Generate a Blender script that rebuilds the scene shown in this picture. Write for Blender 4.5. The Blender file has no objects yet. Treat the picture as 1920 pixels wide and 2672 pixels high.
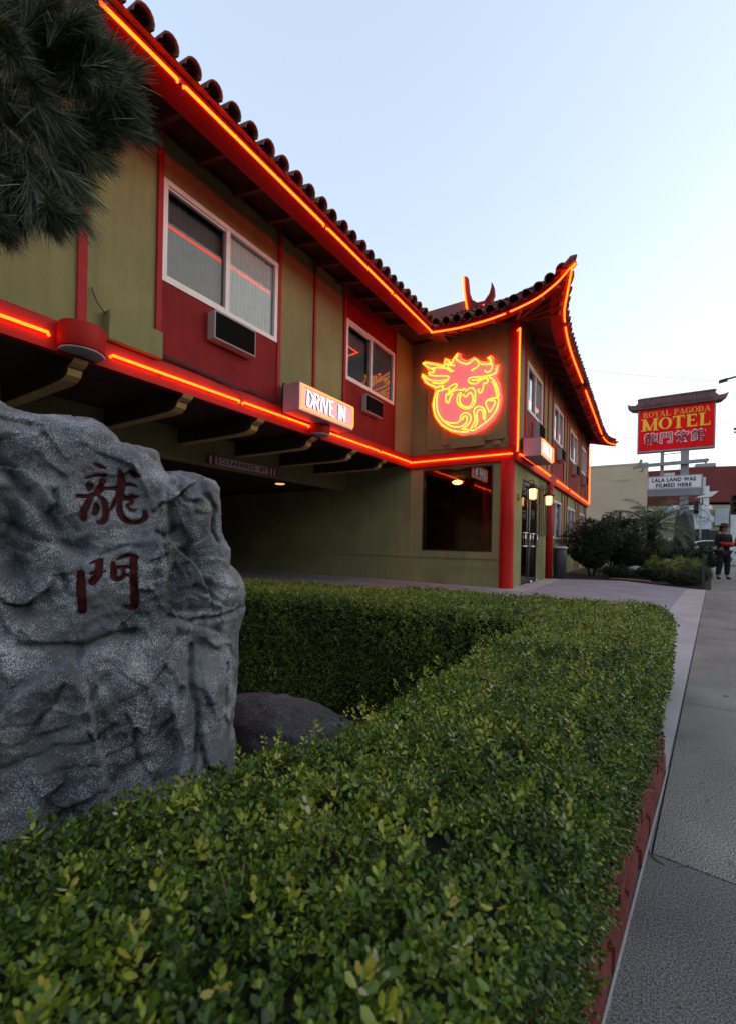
import bpy, bmesh, math, random
import numpy as np
from mathutils import Vector, Matrix, noise
from mathutils.bvhtree import BVHTree

R = math.radians
random.seed(7)
rng = np.random.default_rng(7)
S = bpy.context.scene
C = S.collection

# ------------------------------------------------------------------ camera
YAW = R(33.02); ROLL = R(1.15); CAMH = 0.95
FPX, PX0, PY0 = 1128.0, 960.0, 1415.0            # focal length and principal point, in pixels of a 1920x2672 picture
fw = Vector((-math.sin(YAW), math.cos(YAW), 0)); rt = Vector((math.cos(YAW), math.sin(YAW), 0)); up = Vector((0, 0, 1))
cx = rt * math.cos(ROLL) + up * math.sin(ROLL); cy = -rt * math.sin(ROLL) + up * math.cos(ROLL); cz = -fw
cam = bpy.data.cameras.new("camera"); cam_o = bpy.data.objects.new("camera", cam); C.objects.link(cam_o)
M = Matrix((cx, cy, cz)).transposed().to_4x4(); M.translation = Vector((0, 0, CAMH)); cam_o.matrix_world = M
cam.sensor_fit = 'VERTICAL'; cam.sensor_height = 36.0; cam.sensor_width = 24.0
cam.lens = FPX / 2672 * 36.0; cam.shift_y = (PY0 - 1336) / 2672; cam.clip_start = 0.05; cam.clip_end = 2000
cam.dof.use_dof = True; cam.dof.focus_distance = 2.1; cam.dof.aperture_fstop = 4.5
S.camera = cam_o

# ------------------------------------------------------------------ world, sun, exposure
SUN_EL, SUN_AZ = 8.0, 58.0
W = bpy.data.worlds.new("World"); S.world = W; W.use_nodes = True
wn = W.node_tree; wn.nodes.clear()
wo = wn.nodes.new('ShaderNodeOutputWorld'); bg = wn.nodes.new('ShaderNodeBackground'); sky = wn.nodes.new('ShaderNodeTexSky')
sky.sky_type = 'NISHITA'; sky.sun_disc = False; sky.sun_elevation = R(SUN_EL); sky.sun_rotation = R(SUN_AZ)
sky.air_density = 1.0; sky.dust_density = 2.0; sky.ozone_density = 1.3
hsv = wn.nodes.new('ShaderNodeHueSaturation'); hsv.inputs['Saturation'].default_value = 1.18; hsv.inputs['Hue'].default_value = 0.514
bg.inputs['Strength'].default_value = 0.15
gam = wn.nodes.new('ShaderNodeGamma'); gam.inputs[1].default_value = 0.42
wn.links.new(sky.outputs[0], gam.inputs[0]); wn.links.new(gam.outputs[0], hsv.inputs['Color']); wn.links.new(hsv.outputs[0], bg.inputs['Color']); wn.links.new(bg.outputs[0], wo.inputs[0])
sl = bpy.data.lights.new("sun", 'SUN'); sl.energy = 0.06; sl.angle = R(25); sl.color = (1.0, 0.86, 0.78)
so = bpy.data.objects.new("sun", sl); C.objects.link(so)
sd = Vector((math.sin(R(SUN_AZ)) * math.cos(R(14)), math.cos(R(SUN_AZ)) * math.cos(R(14)), math.sin(R(14))))
so.rotation_euler = sd.to_track_quat('Z', 'Y').to_euler(); so.location = (0, 0, 30)
S.view_settings.view_transform = 'Standard'; S.view_settings.look = 'None'; S.view_settings.exposure = 2.58; S.view_settings.gamma = 1.0
S.render.engine = 'CYCLES'
S.cycles.use_denoising = True; S.cycles.max_bounces = 6; S.cycles.diffuse_bounces = 3; S.cycles.glossy_bounces = 3
S.cycles.transparent_max_bounces = 12; S.cycles.sample_clamp_indirect = 6.0; S.cycles.caustics_reflective = False; S.cycles.caustics_refractive = False
S.cycles.use_light_tree = True

# ------------------------------------------------------------------ helpers
def ray(u, v, disp=True):
    k = 1.1779 if disp else 1.0
    du, dv = u * k - PX0, v * k - PY0
    l = du * math.cos(ROLL) + dv * math.sin(ROLL); h = du * math.sin(ROLL) - dv * math.cos(ROLL)
    return fw + rt * (l / FPX) + up * (h / FPX)
def at(u, v, axis, val, disp=True):
    "where the line of sight through a spot of the photograph meets a known wall or floor plane"
    d = ray(u, v, disp); o = Vector((0, 0, CAMH)); t = (val - o[axis]) / d[axis]; return o + d * t
def at_plane(u, v, p, n, disp=True):
    d = ray(u, v, disp); o = Vector((0, 0, CAMH)); t = (Vector(p) - o).dot(n) / d.dot(n); return o + d * t

class MB:
    def __init__(s): s.v = []; s.f = []; s.sm = []
    def add(s, vs, fs, smooth=False):
        b = len(s.v); s.v += [tuple(v) for v in vs]
        s.f += [tuple(i + b for i in f) for f in fs]; s.sm += [smooth] * len(fs); return s
    def box(s, a, b):
        x0, x1 = sorted((a[0], b[0])); y0, y1 = sorted((a[1], b[1])); z0, z1 = sorted((a[2], b[2]))
        return s.add([(x0,y0,z0),(x1,y0,z0),(x1,y1,z0),(x0,y1,z0),(x0,y0,z1),(x1,y0,z1),(x1,y1,z1),(x0,y1,z1)],
                     [(0,3,2,1),(4,5,6,7),(0,1,5,4),(1,2,6,5),(2,3,7,6),(3,0,4,7)])
    def obox(s, c, ax, ay, az):
        c = Vector(c); ax = Vector(ax); ay = Vector(ay); az = Vector(az)
        vs = [c + ax*i + ay*j + az*k for k in (-1,1) for j in (-1,1) for i in (-1,1)]
        return s.add(vs, [(0,2,3,1),(4,5,7,6),(0,1,5,4),(1,3,7,5),(3,2,6,7),(2,0,4,6)])
    def beam(s, p, q, w, h, upv=(0,0,1)):
        p = Vector(p); q = Vector(q); d = (q - p); u = Vector(upv); sx = d.cross(u).normalized(); u2 = sx.cross(d).normalized()
        return s.obox((p+q)/2, d/2, sx*(w/2), u2*(h/2))
    def tube(s, pts, r, n=6, cap=True, closed=False):
        pts = [Vector(p) for p in pts]; m = len(pts); rr = r if hasattr(r, '__len__') else [r]*m
        vs = []; prev = None
        for i, p in enumerate(pts):
            if closed: d = pts[(i+1) % m] - pts[i-1]
            else: d = pts[min(i+1, m-1)] - pts[max(i-1, 0)]
            d = d.normalized() if d.length > 1e-9 else Vector((0,0,1))
            if prev is None: a = Vector((0,0,1)) if abs(d.z) < .9 else Vector((1,0,0))
            else: a = prev
            a = (a - d*a.dot(d)); a = a.normalized() if a.length > 1e-6 else d.orthogonal().normalized()
            prev = a; b = d.cross(a)
            for k in range(n):
                t = 2*math.pi*k/n; vs.append(p + (a*math.cos(t) + b*math.sin(t))*rr[i])
        fs = []
        for i in range(m if closed else m-1):
            j = (i+1) % m
            for k in range(n): fs.append((i*n+k, i*n+(k+1)%n, j*n+(k+1)%n, j*n+k))
        if cap and not closed:
            fs.append(tuple(range(n-1,-1,-1))); fs.append(tuple((m-1)*n+k for k in range(n)))
        return s.add(vs, fs, True)
    def lathe(s, prof, c, n=20, axis='z'):
        vs = []
        for r, z in prof:
            for k in range(n):
                t = 2*math.pi*k/n
                if axis == 'z': vs.append((c[0]+r*math.cos(t), c[1]+r*math.sin(t), c[2]+z))
                elif axis == 'y': vs.append((c[0]+r*math.cos(t), c[1]+z, c[2]+r*math.sin(t)))
                else: vs.append((c[0]+z, c[1]+r*math.cos(t), c[2]+r*math.sin(t)))
        fs = [(i*n+k, i*n+(k+1)%n, (i+1)*n+(k+1)%n, (i+1)*n+k) for i in range(len(prof)-1) for k in range(n)]
        fs += [tuple(range(n-1,-1,-1)), tuple((len(prof)-1)*n+k for k in range(n))]
        return s.add(vs, fs, True)
    def prism(s, poly, e):
        e = Vector(e); n = len(poly); a = [Vector(p) for p in poly]
        return s.add(a + [p+e for p in a], [tuple(range(n-1,-1,-1)), tuple(range(n,2*n))] + [(i,(i+1)%n,n+(i+1)%n,n+i) for i in range(n)])
    def grid(s, rows, smooth=False):
        m = len(rows[0]); vs = [p for r in rows for p in r]
        return s.add(vs, [(i*m+j, i*m+j+1, (i+1)*m+j+1, (i+1)*m+j) for i in range(len(rows)-1) for j in range(m-1)], smooth)
    def build(s, name, mat, parent=None, bevel=0, recalc=True):
        me = bpy.data.meshes.new(name); me.from_pydata(s.v, [], s.f)
        me.polygons.foreach_set('use_smooth', s.sm)
        if recalc:
            bm = bmesh.new(); bm.from_mesh(me); bmesh.ops.recalc_face_normals(bm, faces=bm.faces)
            if bevel: bmesh.ops.bevel(bm, geom=bm.edges[:], offset=bevel, segments=2, affect='EDGES', clamp_overlap=True)
            bm.to_mesh(me); bm.free()
        if mat: me.materials.append(mat)
        o = bpy.data.objects.new(name, me); C.objects.link(o)
        if parent: o.parent = parent; o.matrix_parent_inverse = Matrix.Translation(-Vector(parent.location)) if parent.type == 'EMPTY' and parent.parent is None else Matrix()
        return o
def thing(name, label, cat, loc=(0,0,0), group=None):
    o = bpy.data.objects.new(name, None); o.empty_display_size = .1; C.objects.link(o); o.location = loc
    o['label'] = label; o['category'] = cat
    if group: o['group'] = group
    return o
def tag(o, label, cat, group=None, kind=None):
    o['label'] = label; o['category'] = cat
    if group: o['group'] = group
    if kind: o['kind'] = kind
    return o
def struct(o): o['kind'] = 'structure'; return o
def sub(mb, name, mat, part, **k):
    "a sub-part: child of a part mesh"
    o = mb.build(name, mat, None, **k); o.parent = part; o.matrix_parent_inverse = part.matrix_parent_inverse.copy() if False else Matrix()
    return o
def copy_tree(o, loc, label=None, group=None):
    r = o.copy(); C.objects.link(r); r.location = loc
    if label: r['label'] = label
    if group: r['group'] = group
    for ch in list(o.children):
        c = ch.copy(); C.objects.link(c); c.parent = r; c.matrix_parent_inverse = ch.matrix_parent_inverse.copy()
        for g in ch.children:
            d = g.copy(); C.objects.link(d); d.parent = c; d.matrix_parent_inverse = g.matrix_parent_inverse.copy()
    return r

# ------------------------------------------------------------------ materials
def lin(c): return tuple(c) + (1,) if len(c) == 3 else c
def mat(name, col, rough=.7, var=.15, scale=6, bump=0, bscale=60, metal=0, spec=.35, col2=None, coat=0, detail=4, coord='Object'):
    m = bpy.data.materials.new(name); m.use_nodes = True; nt = m.node_tree; p = nt.nodes['Principled BSDF']
    p.inputs['Roughness'].default_value = rough; p.inputs['Metallic'].default_value = metal
    p.inputs['Specular IOR Level'].default_value = spec; p.inputs['Coat Weight'].default_value = coat
    tc = nt.nodes.new('ShaderNodeTexCoord')
    n = nt.nodes.new('ShaderNodeTexNoise'); n.inputs['Scale'].default_value = scale; n.inputs['Detail'].default_value = detail
    nt.links.new(tc.outputs[coord], n.inputs['Vector'])
    r = nt.nodes.new('ShaderNodeValToRGB'); r.color_ramp.elements[0].position = .3; r.color_ramp.elements[1].position = .7
    c2 = col2 if col2 else tuple(min(1, c*(1+var)) for c in col)
    r.color_ramp.elements[0].color = lin(tuple(c*(1-var) for c in col) if not col2 else col); r.color_ramp.elements[1].color = lin(c2)
    nt.links.new(n.outputs['Fac'], r.inputs[0]); nt.links.new(r.outputs[0], p.inputs['Base Color'])
    if bump:
        b = nt.nodes.new('ShaderNodeBump'); b.inputs['Strength'].default_value = bump; b.inputs['Distance'].default_value = .01
        n2 = nt.nodes.new('ShaderNodeTexNoise'); n2.inputs['Scale'].default_value = bscale; n2.inputs['Detail'].default_value = 5
        nt.links.new(tc.outputs[coord], n2.inputs['Vector']); nt.links.new(n2.outputs['Fac'], b.inputs['Height']); nt.links.new(b.outputs[0], p.inputs['Normal'])
    return m
def emit(name, col, st):
    m = bpy.data.materials.new(name); m.use_nodes = True; nt = m.node_tree; nt.nodes.clear()
    e = nt.nodes.new('ShaderNodeEmission'); e.inputs[0].default_value = lin(col); e.inputs[1].default_value = st
    o = nt.nodes.new('ShaderNodeOutputMaterial'); nt.links.new(e.outputs[0], o.inputs[0]); return m
def glass(name, tint=(1,1,1), boost=.06):
    m = bpy.data.materials.new(name); m.use_nodes = True; nt = m.node_tree; nt.nodes.clear()
    t = nt.nodes.new('ShaderNodeBsdfTransparent'); t.inputs[0].default_value = lin(tint)
    g = nt.nodes.new('ShaderNodeBsdfGlossy'); g.inputs['Roughness'].default_value = .015
    f = nt.nodes.new('ShaderNodeFresnel'); f.inputs[0].default_value = 1.75
    a = nt.nodes.new('ShaderNodeMath'); a.operation = 'ADD'; a.inputs[1].default_value = boost
    x = nt.nodes.new('ShaderNodeMixShader'); o = nt.nodes.new('ShaderNodeOutputMaterial')
    nt.links.new(f.outputs[0], a.inputs[0]); nt.links.new(a.outputs[0], x.inputs[0])
    nt.links.new(t.outputs[0], x.inputs[1]); nt.links.new(g.outputs[0], x.inputs[2]); nt.links.new(x.outputs[0], o.inputs[0]); return m
def grime(m, amt=.15):
    nt = m.node_tree; p = nt.nodes['Principled BSDF']; src = p.inputs['Base Color'].links[0].from_socket; N = nt.nodes.new; L = nt.links.new
    tc = N('ShaderNodeTexCoord'); mp = N('ShaderNodeMapping'); mp.inputs['Scale'].default_value = (5, 5, .5); L(tc.outputs['Object'], mp.inputs[0])
    n = N('ShaderNodeTexNoise'); n.inputs['Scale'].default_value = 1.6; n.inputs['Detail'].default_value = 6; n.inputs['Roughness'].default_value = .65; L(mp.outputs[0], n.inputs[0])
    n2 = N('ShaderNodeTexNoise'); n2.inputs['Scale'].default_value = 1.1; n2.inputs['Detail'].default_value = 5; L(tc.outputs['Object'], n2.inputs[0])
    a = N('ShaderNodeMath'); a.operation = 'MULTIPLY'; L(n.outputs['Fac'], a.inputs[0]); L(n2.outputs['Fac'], a.inputs[1])
    r_ = N('ShaderNodeValToRGB'); r_.color_ramp.elements[0].position = .16; r_.color_ramp.elements[1].position = .36; r_.color_ramp.elements[0].color = (1-amt,1-amt,1-amt*.95,1); r_.color_ramp.elements[1].color = (1.06,1.06,1.06,1); L(a.outputs[0], r_.inputs[0])
    x = N('ShaderNodeMix'); x.data_type = 'RGBA'; x.blend_type = 'MULTIPLY'; x.inputs[0].default_value = 1; L(src, x.inputs[6]); L(r_.outputs[0], x.inputs[7]); L(x.outputs[2], p.inputs['Base Color']); return m
OLIVE = grime(mat('olive_stucco', (.195,.19,.080), .85, .10, 1.3, 1.0, 70))
OLIVE_D = grime(mat('olive_stucco_lower', (.265,.258,.112), .85, .12, 1.8, .9, 110))
REDP = grime(mat('red_panel_paint', (.20,.011,.012), .65, .12, 3, .5, 90, spec=.12), .2)
TRIM = mat('red_trim_paint', (.27,.016,.020), .6, .15, 5, .15, 60, spec=.15)
BRIGHT = mat('bright_red_paint', (.42,.010,.007), .5, .10, 4, .1, 40, spec=.15)
FASC = mat('fascia_red_paint', (.30,.010,.006), .55, .15, 4, .2, 50, spec=.15)
SOFF = mat('soffit_brown_paint', (.045,.017,.012), .7, .25, 5, .2, 60)
RAFT = mat('rafter_brown_paint', (.085,.026,.017), .7, .25, 5, .2, 60)
BEAMD = mat('dark_beam_paint', (.035,.022,.016), .6, .25, 5, .2, 60)
TAN = mat('tan_paint', (.42,.28,.11), .6, .15, 8, .1, 60)
TILE = mat('clay_tile', (.10,.036,.030), .75, .4, 9, .5, 60, col2=(.22,.085,.062))
WHITE = mat('white_vinyl', (.62,.60,.60), .4, .06, 5)
CURT = mat('curtain_fabric', (.85,.87,.90), .9, .06, 8)
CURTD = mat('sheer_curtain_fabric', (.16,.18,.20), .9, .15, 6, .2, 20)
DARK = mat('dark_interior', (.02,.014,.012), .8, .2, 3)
BLACK = mat('black_metal', (.015,.015,.015), .45, .2, 8)
GRILLE = mat('grille_plastic', (.010,.010,.009), .8, .2, 10, spec=.05)
GREYM = mat('grey_metal', (.30,.30,.30), .5, .1, 6)
CHROME = mat('chrome', (.75,.72,.68), .15, .05, 6, metal=1)
GREYP = mat('grey_sign_paint', (.27,.28,.28), .6, .12, 4, .1, 50)
NEON = emit('red_neon_glow', (1.0, .043, .0020), 2.7)
NEONY = emit('yellow_neon_glow', (1.0, .44, .010), .68)
NEONB = emit('orange_neon_glow', (1.0, .11, .008), 1.15)
NEONW = emit('white_neon_glow', (1.0, .93, 1.0), .40)
GL = glass('window_glass', (.93,.95,.95), .0)
GLD = glass('door_glass', (.35,.32,.30), .08)

def uv_concrete(name, col, col2, speck=.0, joints=False):
    m = mat(name, col, .85, 0, 1.6, .35, 90, col2=col2, spec=.2)
    nt = m.node_tree; p = nt.nodes['Principled BSDF']; ramp = [n for n in nt.nodes if n.bl_idname == 'ShaderNodeValToRGB'][0]
    tc = [n for n in nt.nodes if n.bl_idname == 'ShaderNodeTexCoord'][0]
    v = nt.nodes.new('ShaderNodeTexNoise'); v.inputs['Scale'].default_value = 240; v.inputs['Detail'].default_value = 3
    r2 = nt.nodes.new('ShaderNodeValToRGB'); r2.color_ramp.elements[0].position = .38; r2.color_ramp.elements[1].position = .66
    r2.color_ramp.elements[0].color = (1-speck,)*3 + (1,); r2.color_ramp.elements[1].color = (1+speck,)*3 + (1,)
    mx = nt.nodes.new('ShaderNodeMix'); mx.data_type = 'RGBA'; mx.blend_type = 'MULTIPLY'; mx.inputs[0].default_value = 1
    nt.links.new(tc.outputs['Object'], v.inputs['Vector']); nt.links.new(v.outputs['Fac'], r2.inputs[0])
    nt.links.new(ramp.outputs[0], mx.inputs[6]); nt.links.new(r2.outputs[0], mx.inputs[7]); nt.links.new(mx.outputs[2], p.inputs['Base Color'])
    return m
SIDEW = uv_concrete('sidewalk_concrete', (.135,.128,.114), (.26,.247,.217), .9)
STRIP = uv_concrete('light_concrete', (.30,.285,.29), (.39,.375,.37), .15)
DRIVE = uv_concrete('driveway_concrete', (.21,.20,.225), (.285,.27,.295), .2)
ASPH = uv_concrete('asphalt', (.045,.045,.047), (.065,.065,.066), .3)
SOIL = mat('soil', (.022,.016,.010), .95, .4, 14, .8, 50)

# ------------------------------------------------------------------ ground
def sheet(name, pts, z, m):
    return struct(MB().add([(x, y, z) for x, y in pts], [tuple(range(len(pts)))]).build(name, m))
def sx(y): return .12 + .0997 * (y - 2.63)               # inner edge of the sidewalk
sheet('ground', [(-300,-300),(300,-300),(300,500),(-300,500)], -.66, ASPH)
sheet('street_ground', [(sx(-300)+22,-300),(300,-300),(300,500),(sx(500)+22,500)], -.152, ASPH)
sheet('far_ground', [(-300,48),(sx(48)+3.3,48),(sx(500)+3.3,500),(-300,500)], -.152, ASPH)
sheet('rear_ground', [(-300,-300),(-30,-300),(-30,48),(-300,48)], -.153, ASPH)
sheet('street', [(sx(-300)+3.3,-300),(sx(-300)+22,-300),(sx(500)+22,500),(sx(500)+3.3,500)], -.15, ASPH)
def slab(name, pts, z, t, m): return struct(MB().prism([(x,y,z) for x,y in pts], (0,0,-t)).build(name, m))
slab('motel_ground', [(-30,-30),(-5.2,-30),(-5.2,48),(-30,48)], -.012, .14, DRIVE)
slab('motel_ground', [(-5.199,2.75),(-2.84,3.05),(-.68,3.5),(-.66,4.2),(sx(4.2),4.2),(sx(48),48),(-5.199,48)], -.012, .14, DRIVE)
slab('motel_ground', [(-.46,-30),(sx(-30)+2.2,-30),(sx(-2.6),-2.6),(sx(4.199),4.199),(-.46,4.199)], -.012, .14, DRIVE)
slab('motel_ground', [(-5.199,-30),(-.461,-30),(-.461,-2.6),(-5.199,-2.6)], -.012, .14, DRIVE)
slab('planter_bed', [(-5.6,-3),(-.3,-3),(-.3,3.3),(-5.6,3.3)], -.42, .2, SOIL)
slab('bed_edge_soil', [(-.60,-2.5),(-.42,-2.5),(-.03,2.2),(.08,4.12),(-5.2,3.4),(-5.2,2.7),(-2.84,2.95),(-.5,3.3)], .02, .45, SOIL)
sw = []
ys = [-12, -7.2, -5.4, -3.6, -1.8, 0.05, 1.62, 3.32, 5.15, 7.0, 8.8, 10.6, 12.4, 14.2, 16, 17.8, 19.6, 21.4, 23.2, 25, 28, 31, 34, 37, 40, 44, 48]
mb = MB(); mbn = MB(); SIDEN = uv_concrete('dark_near_concrete', (.090,.094,.090), (.175,.172,.160), .7)  # darker concrete colour for the panels nearest the camera
for a, b in zip(ys[:-1], ys[1:]):                         # sidewalk panels with real joints between them
    g = .003
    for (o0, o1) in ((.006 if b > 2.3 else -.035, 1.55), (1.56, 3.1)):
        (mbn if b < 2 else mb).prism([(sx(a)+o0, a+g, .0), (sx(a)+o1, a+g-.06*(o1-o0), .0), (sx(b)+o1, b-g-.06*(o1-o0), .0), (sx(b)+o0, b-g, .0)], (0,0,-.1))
struct(mb.build('sidewalk', SIDEW))
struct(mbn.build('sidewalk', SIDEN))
slab('kerb', [(sx(-12)+3.12,-12),(sx(-12)+3.28,-12),(sx(48)+3.28,48),(sx(48)+3.12,48)], .0, .2, STRIP)
slab('joint_bed', [(sx(-12)-.0,-12),(sx(-12)+3.11,-12),(sx(48)+3.11,48),(sx(48)+0.,48)], -.02, .05, SOIL)
slab('concrete_strip', [(-.22,2.25),(sx(2.25)-.004,2.25),(sx(12.75)-.004,12.75),(sx(12.75)-.37,12.72),(sx(9)-.37,9.2),(sx(6)-.37,6.2),(-.22,4.0)], .0, .05, STRIP)
slab('walkway', [(-13,9.15),(-2.2,9.15),(-2.1,9.9),(-2.1,13.5),(-2.5,13.7),(-2.6,9.66),(-13,9.66)], .002, .05, STRIP)
slab('driveway', [(-13,4.2),(-.2,4.2),(sx(6)-.372,6.2),(sx(9)-.372,9.2),(sx(12.75)-.372,12.72),(-.6,14.3),(-2.08,13.7),(-2.09,9.9),(-2.19,9.14),(-13,9.14)], .0, .05, DRIVE)
slab('garden_soil', [(-2.44,13.75),(-2.08,13.72),(-.62,14.32),(1.22,12.78),(sx(46)-.06,46),(-2.44,46)], .015, .1, SOIL)

# ================================================================== MOTEL BUILDING
B = thing('motel_building', 'two storey olive green and red motel with upturned tiled eaves edged in red neon', 'motel building', (-5.0, 9.66, 0))
XF, YC, XR = -5.06, 9.66, -2.47      # front wing wall plane, cross wall plane, street wing wall plane
ZB, ZT = 3.10, 5.97
def wallx(mb, x, t, y0, y1, z0, z1, holes):     # wall lying in a plane of constant x, thickness t towards -x
    cuts = sorted({y0, y1, *[h[0] for h in holes], *[h[1] for h in holes]})
    for a, b in zip(cuts[:-1], cuts[1:]):
        hs = sorted([(h[2], h[3]) for h in holes if h[0] <= a+1e-6 and h[1] >= b-1e-6]); z = z0
        for (u, v) in hs:
            if u > z: mb.box((x-t, a, z), (x, b, u))
            z = v
        if z1 > z: mb.box((x-t, a, z), (x, b, z1))
def wally(mb, y, t, x0, x1, z0, z1, holes):     # plane of constant y, thickness towards +y
    cuts = sorted({x0, x1, *[h[0] for h in holes], *[h[1] for h in holes]})
    for a, b in zip(cuts[:-1], cuts[1:]):
        hs = sorted([(h[2], h[3]) for h in holes if h[0] <= a+1e-6 and h[1] >= b-1e-6]); z = z0
        for (u, v) in hs:
            if u > z: mb.box((a, y, z), (b, y+t, u))
            z = v
        if z1 > z: mb.box((a, y, z), (b, y+t, z1))
FW = [(3.03, 4.96, 4.12, 5.36), (6.84, 8.72, 4.16, 5.34)]
mb = MB(); wallx(mb, XF, .2, -6, YC, ZB, ZT+.1, FW); wallx(mb, XF-.201, 6.2, -6, -5.8, ZB, ZT, []); mb.build('front_wing_wall', OLIVE, B)
mb = MB(); wally(mb, YC, .2, XF-.2, XR-.21, ZB, ZT+.1, []); mb.build('cross_wall', OLIVE, B)
LW = [(10.5, 12.16, 0.0, 2.52), (13.9, 15.75, 1.18, 2.38), (17.1, 18.9, 1.18, 2.38), (20.2, 21.8, 1.18, 2.38)]
UW = [(10.5, 12.15, 4.14, 5.27), (13.87, 15.46, 4.16, 5.24), (16.99, 18.8, 4.1, 5.2), (20.1, 21.6, 4.1, 5.2)]
mb = MB(); wallx(mb, XR, .2, YC, 22.75, ZB, ZT+.1, UW); mb.build('street_wing_upper_wall', OLIVE, B)
mb = MB(); wallx(mb, XR-.06, .2, YC+.05, 22.7, 0, 2.82, LW); mb.box((XR-6, 22.55, 0), (XR-.27, 22.7, 5.9)); mb.build('street_wing_lower_wall', OLIVE_D, B)
mb = MB(); wally(mb, YC, .2, -14, XR-.27, 0, 2.82, [(-4.68, -2.98, .80, 2.74)]); mb.box((-14, YC, 2.82), (-5.0, YC+.2, 3.095)); mb.build('cross_lower_wall', OLIVE_D, B)
mb = MB()
mb.box((-14, YC-.03, .62), (-5.04, YC-.001, .655)); mb.box((-5.0, YC-.03, .62), (XR-.27, YC-.001, .655))
mb.box((-14, YC-.05, 0), (-5.04, YC-.001, .37)); mb.box((-5.0, YC-.05, 0), (XR-.27, YC-.001, .37))
mb.box((-5.035, YC-.035, 0), (-5.005, YC-.001, 2.8))
mb.build('wall_plinth', OLIVE_D, B)
# passage under the front wing: lintel, ceilings, added end walls
mb = MB(); mb.box((-7.2, -6, 2.35), (-7.0, YC-.002, 2.96)); mb.box((-7.2, -6, 0), (-7.0, 1.3, 2.348)); mb.build('passage_lintel', OLIVE_D, B)
mb = MB(); mb.box((-14, -6, 2.42), (-7.202, YC-.002, 2.5)); mb.box((-7.198, -6, 2.97), (-7.0, YC, 3.05)); mb.build('passage_ceiling', SOFF, B)
mb = MB(); mb.box((-7.0, -6, 2.90), (-5.10, YC-.002, 2.97)); mb.box((-7.0, -6, 2.972), (-5.262, YC-.001, 3.09)); mb.build('overhang_soffit', SOFF, B)
mb = MB(); mb.box((-14.2, -6, 0), (-14.01, YC+.2, 2.5)); mb.box((-14.2, -6.3, 0), (-5.27, -6.001, 3.09)); mb.build('added_end_wall', OLIVE_D, B)  # unseen end walls added to keep bright sky out of the passage
# belt fascia between the storeys
mb = MB()
mb.box((-5.09, -6, 2.80), (-5.0, YC-.06, 3.09)); mb.box((XF-.2, -6, 2.971), (-5.091, YC-.06, 3.09)); mb.box((XF-.02, -6, 3.09), (-5.03, YC-.06, 3.12))
mb.box((-5.0, YC-.07, 2.80), (XR+.035, YC-.001, 3.09)); mb.box((-5.03, YC-.04, 3.09), (XR+.01, YC-.001, 3.12))
mb.box((XR-.2, YC, 2.80), (XR+.034, 22.8, 3.085)); mb.box((XR-.02, YC, 3.086), (XR+.012, 22.8, 3.115))
mb.build('belt_fascia', FASC, B)
# curved bracket beams carrying the overhang: a stem of three bands each
for y in (-.4, .85, 2.13, 3.38, 4.62, 5.88, 7.12, 8.30):
    w = .062; pf = [(-6.998,2.898),(-6.998,2.63),(-5.34,2.615),(-5.22,2.625),(-5.15,2.66),(-5.12,2.72),(-5.135,2.735),(-5.075,2.745),(-5.03,2.77),(-4.998,2.82),(-4.992,2.87),(-5.10,2.898)]
    pf = [p for p in pf[:10]] + [(-4.997,2.798),(-5.092,2.798),(-5.092,2.898)] if False else [(-6.998,2.898),(-6.998,2.63),(-5.34,2.615),(-5.22,2.625),(-5.15,2.66),(-5.12,2.72),(-5.13,2.733),(-5.07,2.742),(-5.02,2.765),(-4.995,2.797),(-5.092,2.798),(-5.092,2.898)]
    br = MB().prism([(x, y-w, z) for x, z in pf], (0, 2*w, 0)).build('bracket_beam', BEAMD, B)
    t = MB(); E_ = [(-6.99,2.63),(-5.34,2.615),(-5.22,2.625),(-5.15,2.66),(-5.118,2.718)]; E2 = [(-5.125,2.733),(-5.07,2.742),(-5.015,2.765),(-4.985,2.80)]
    for E in (E_, E2):
        rows = []
        for i, (x, z) in enumerate(E):
            a_, b_ = E[max(i-1,0)], E[min(i+1,len(E)-1)]; dx, dz = b_[0]-a_[0], b_[1]-a_[1]; l = math.hypot(dx, dz); nx, nz_ = dz/l, -dx/l
            o_, q_ = (x+nx*.016, z+nz_*.016), (x+nx*.002, z+nz_*.002)
            rows.append([(o_[0],y-w-.005,o_[1]),(o_[0],y+w+.005,o_[1]),(q_[0],y+w+.005,q_[1]),(q_[0],y-w-.005,q_[1]),(o_[0],y-w-.005,o_[1])])
        t.grid(rows)
    sub(t, 'scroll_edge', TAN, br)
# red battens, panels on the front wing
def batten(y0, y1, z0=ZB+.02, z1=ZT, m=TRIM, x=XF, d=.035): MB().box((x, y0, z0), (x+d, y1, z1)).build('batten', m, B)
for y0, y1 in ((-2.6,-2.48), (-1.6,-1.54), (.35,.41), (2.10,2.19), (2.955,3.02), (4.975,5.04), (5.86,5.91), (6.75,6.82), (8.74,8.80)): batten(y0, y1)
for q in ((3.022,ZB+.02,4.973,4.10),(6.822,ZB+.02,8.738,4.14),(6.822,5.36,8.738,5.9)): MB().box((XF, q[0], q[1]), (XF+.015, q[2], q[3])).build('red_panel', REDP, B)
MB().box((XF, -6, 5.9), (XF+.03, YC-.035, 5.96)).box((XF+.03, YC-.03, 5.9), (XR, YC-.001, 5.96)).build('frieze_trim', SOFF, B)
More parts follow.
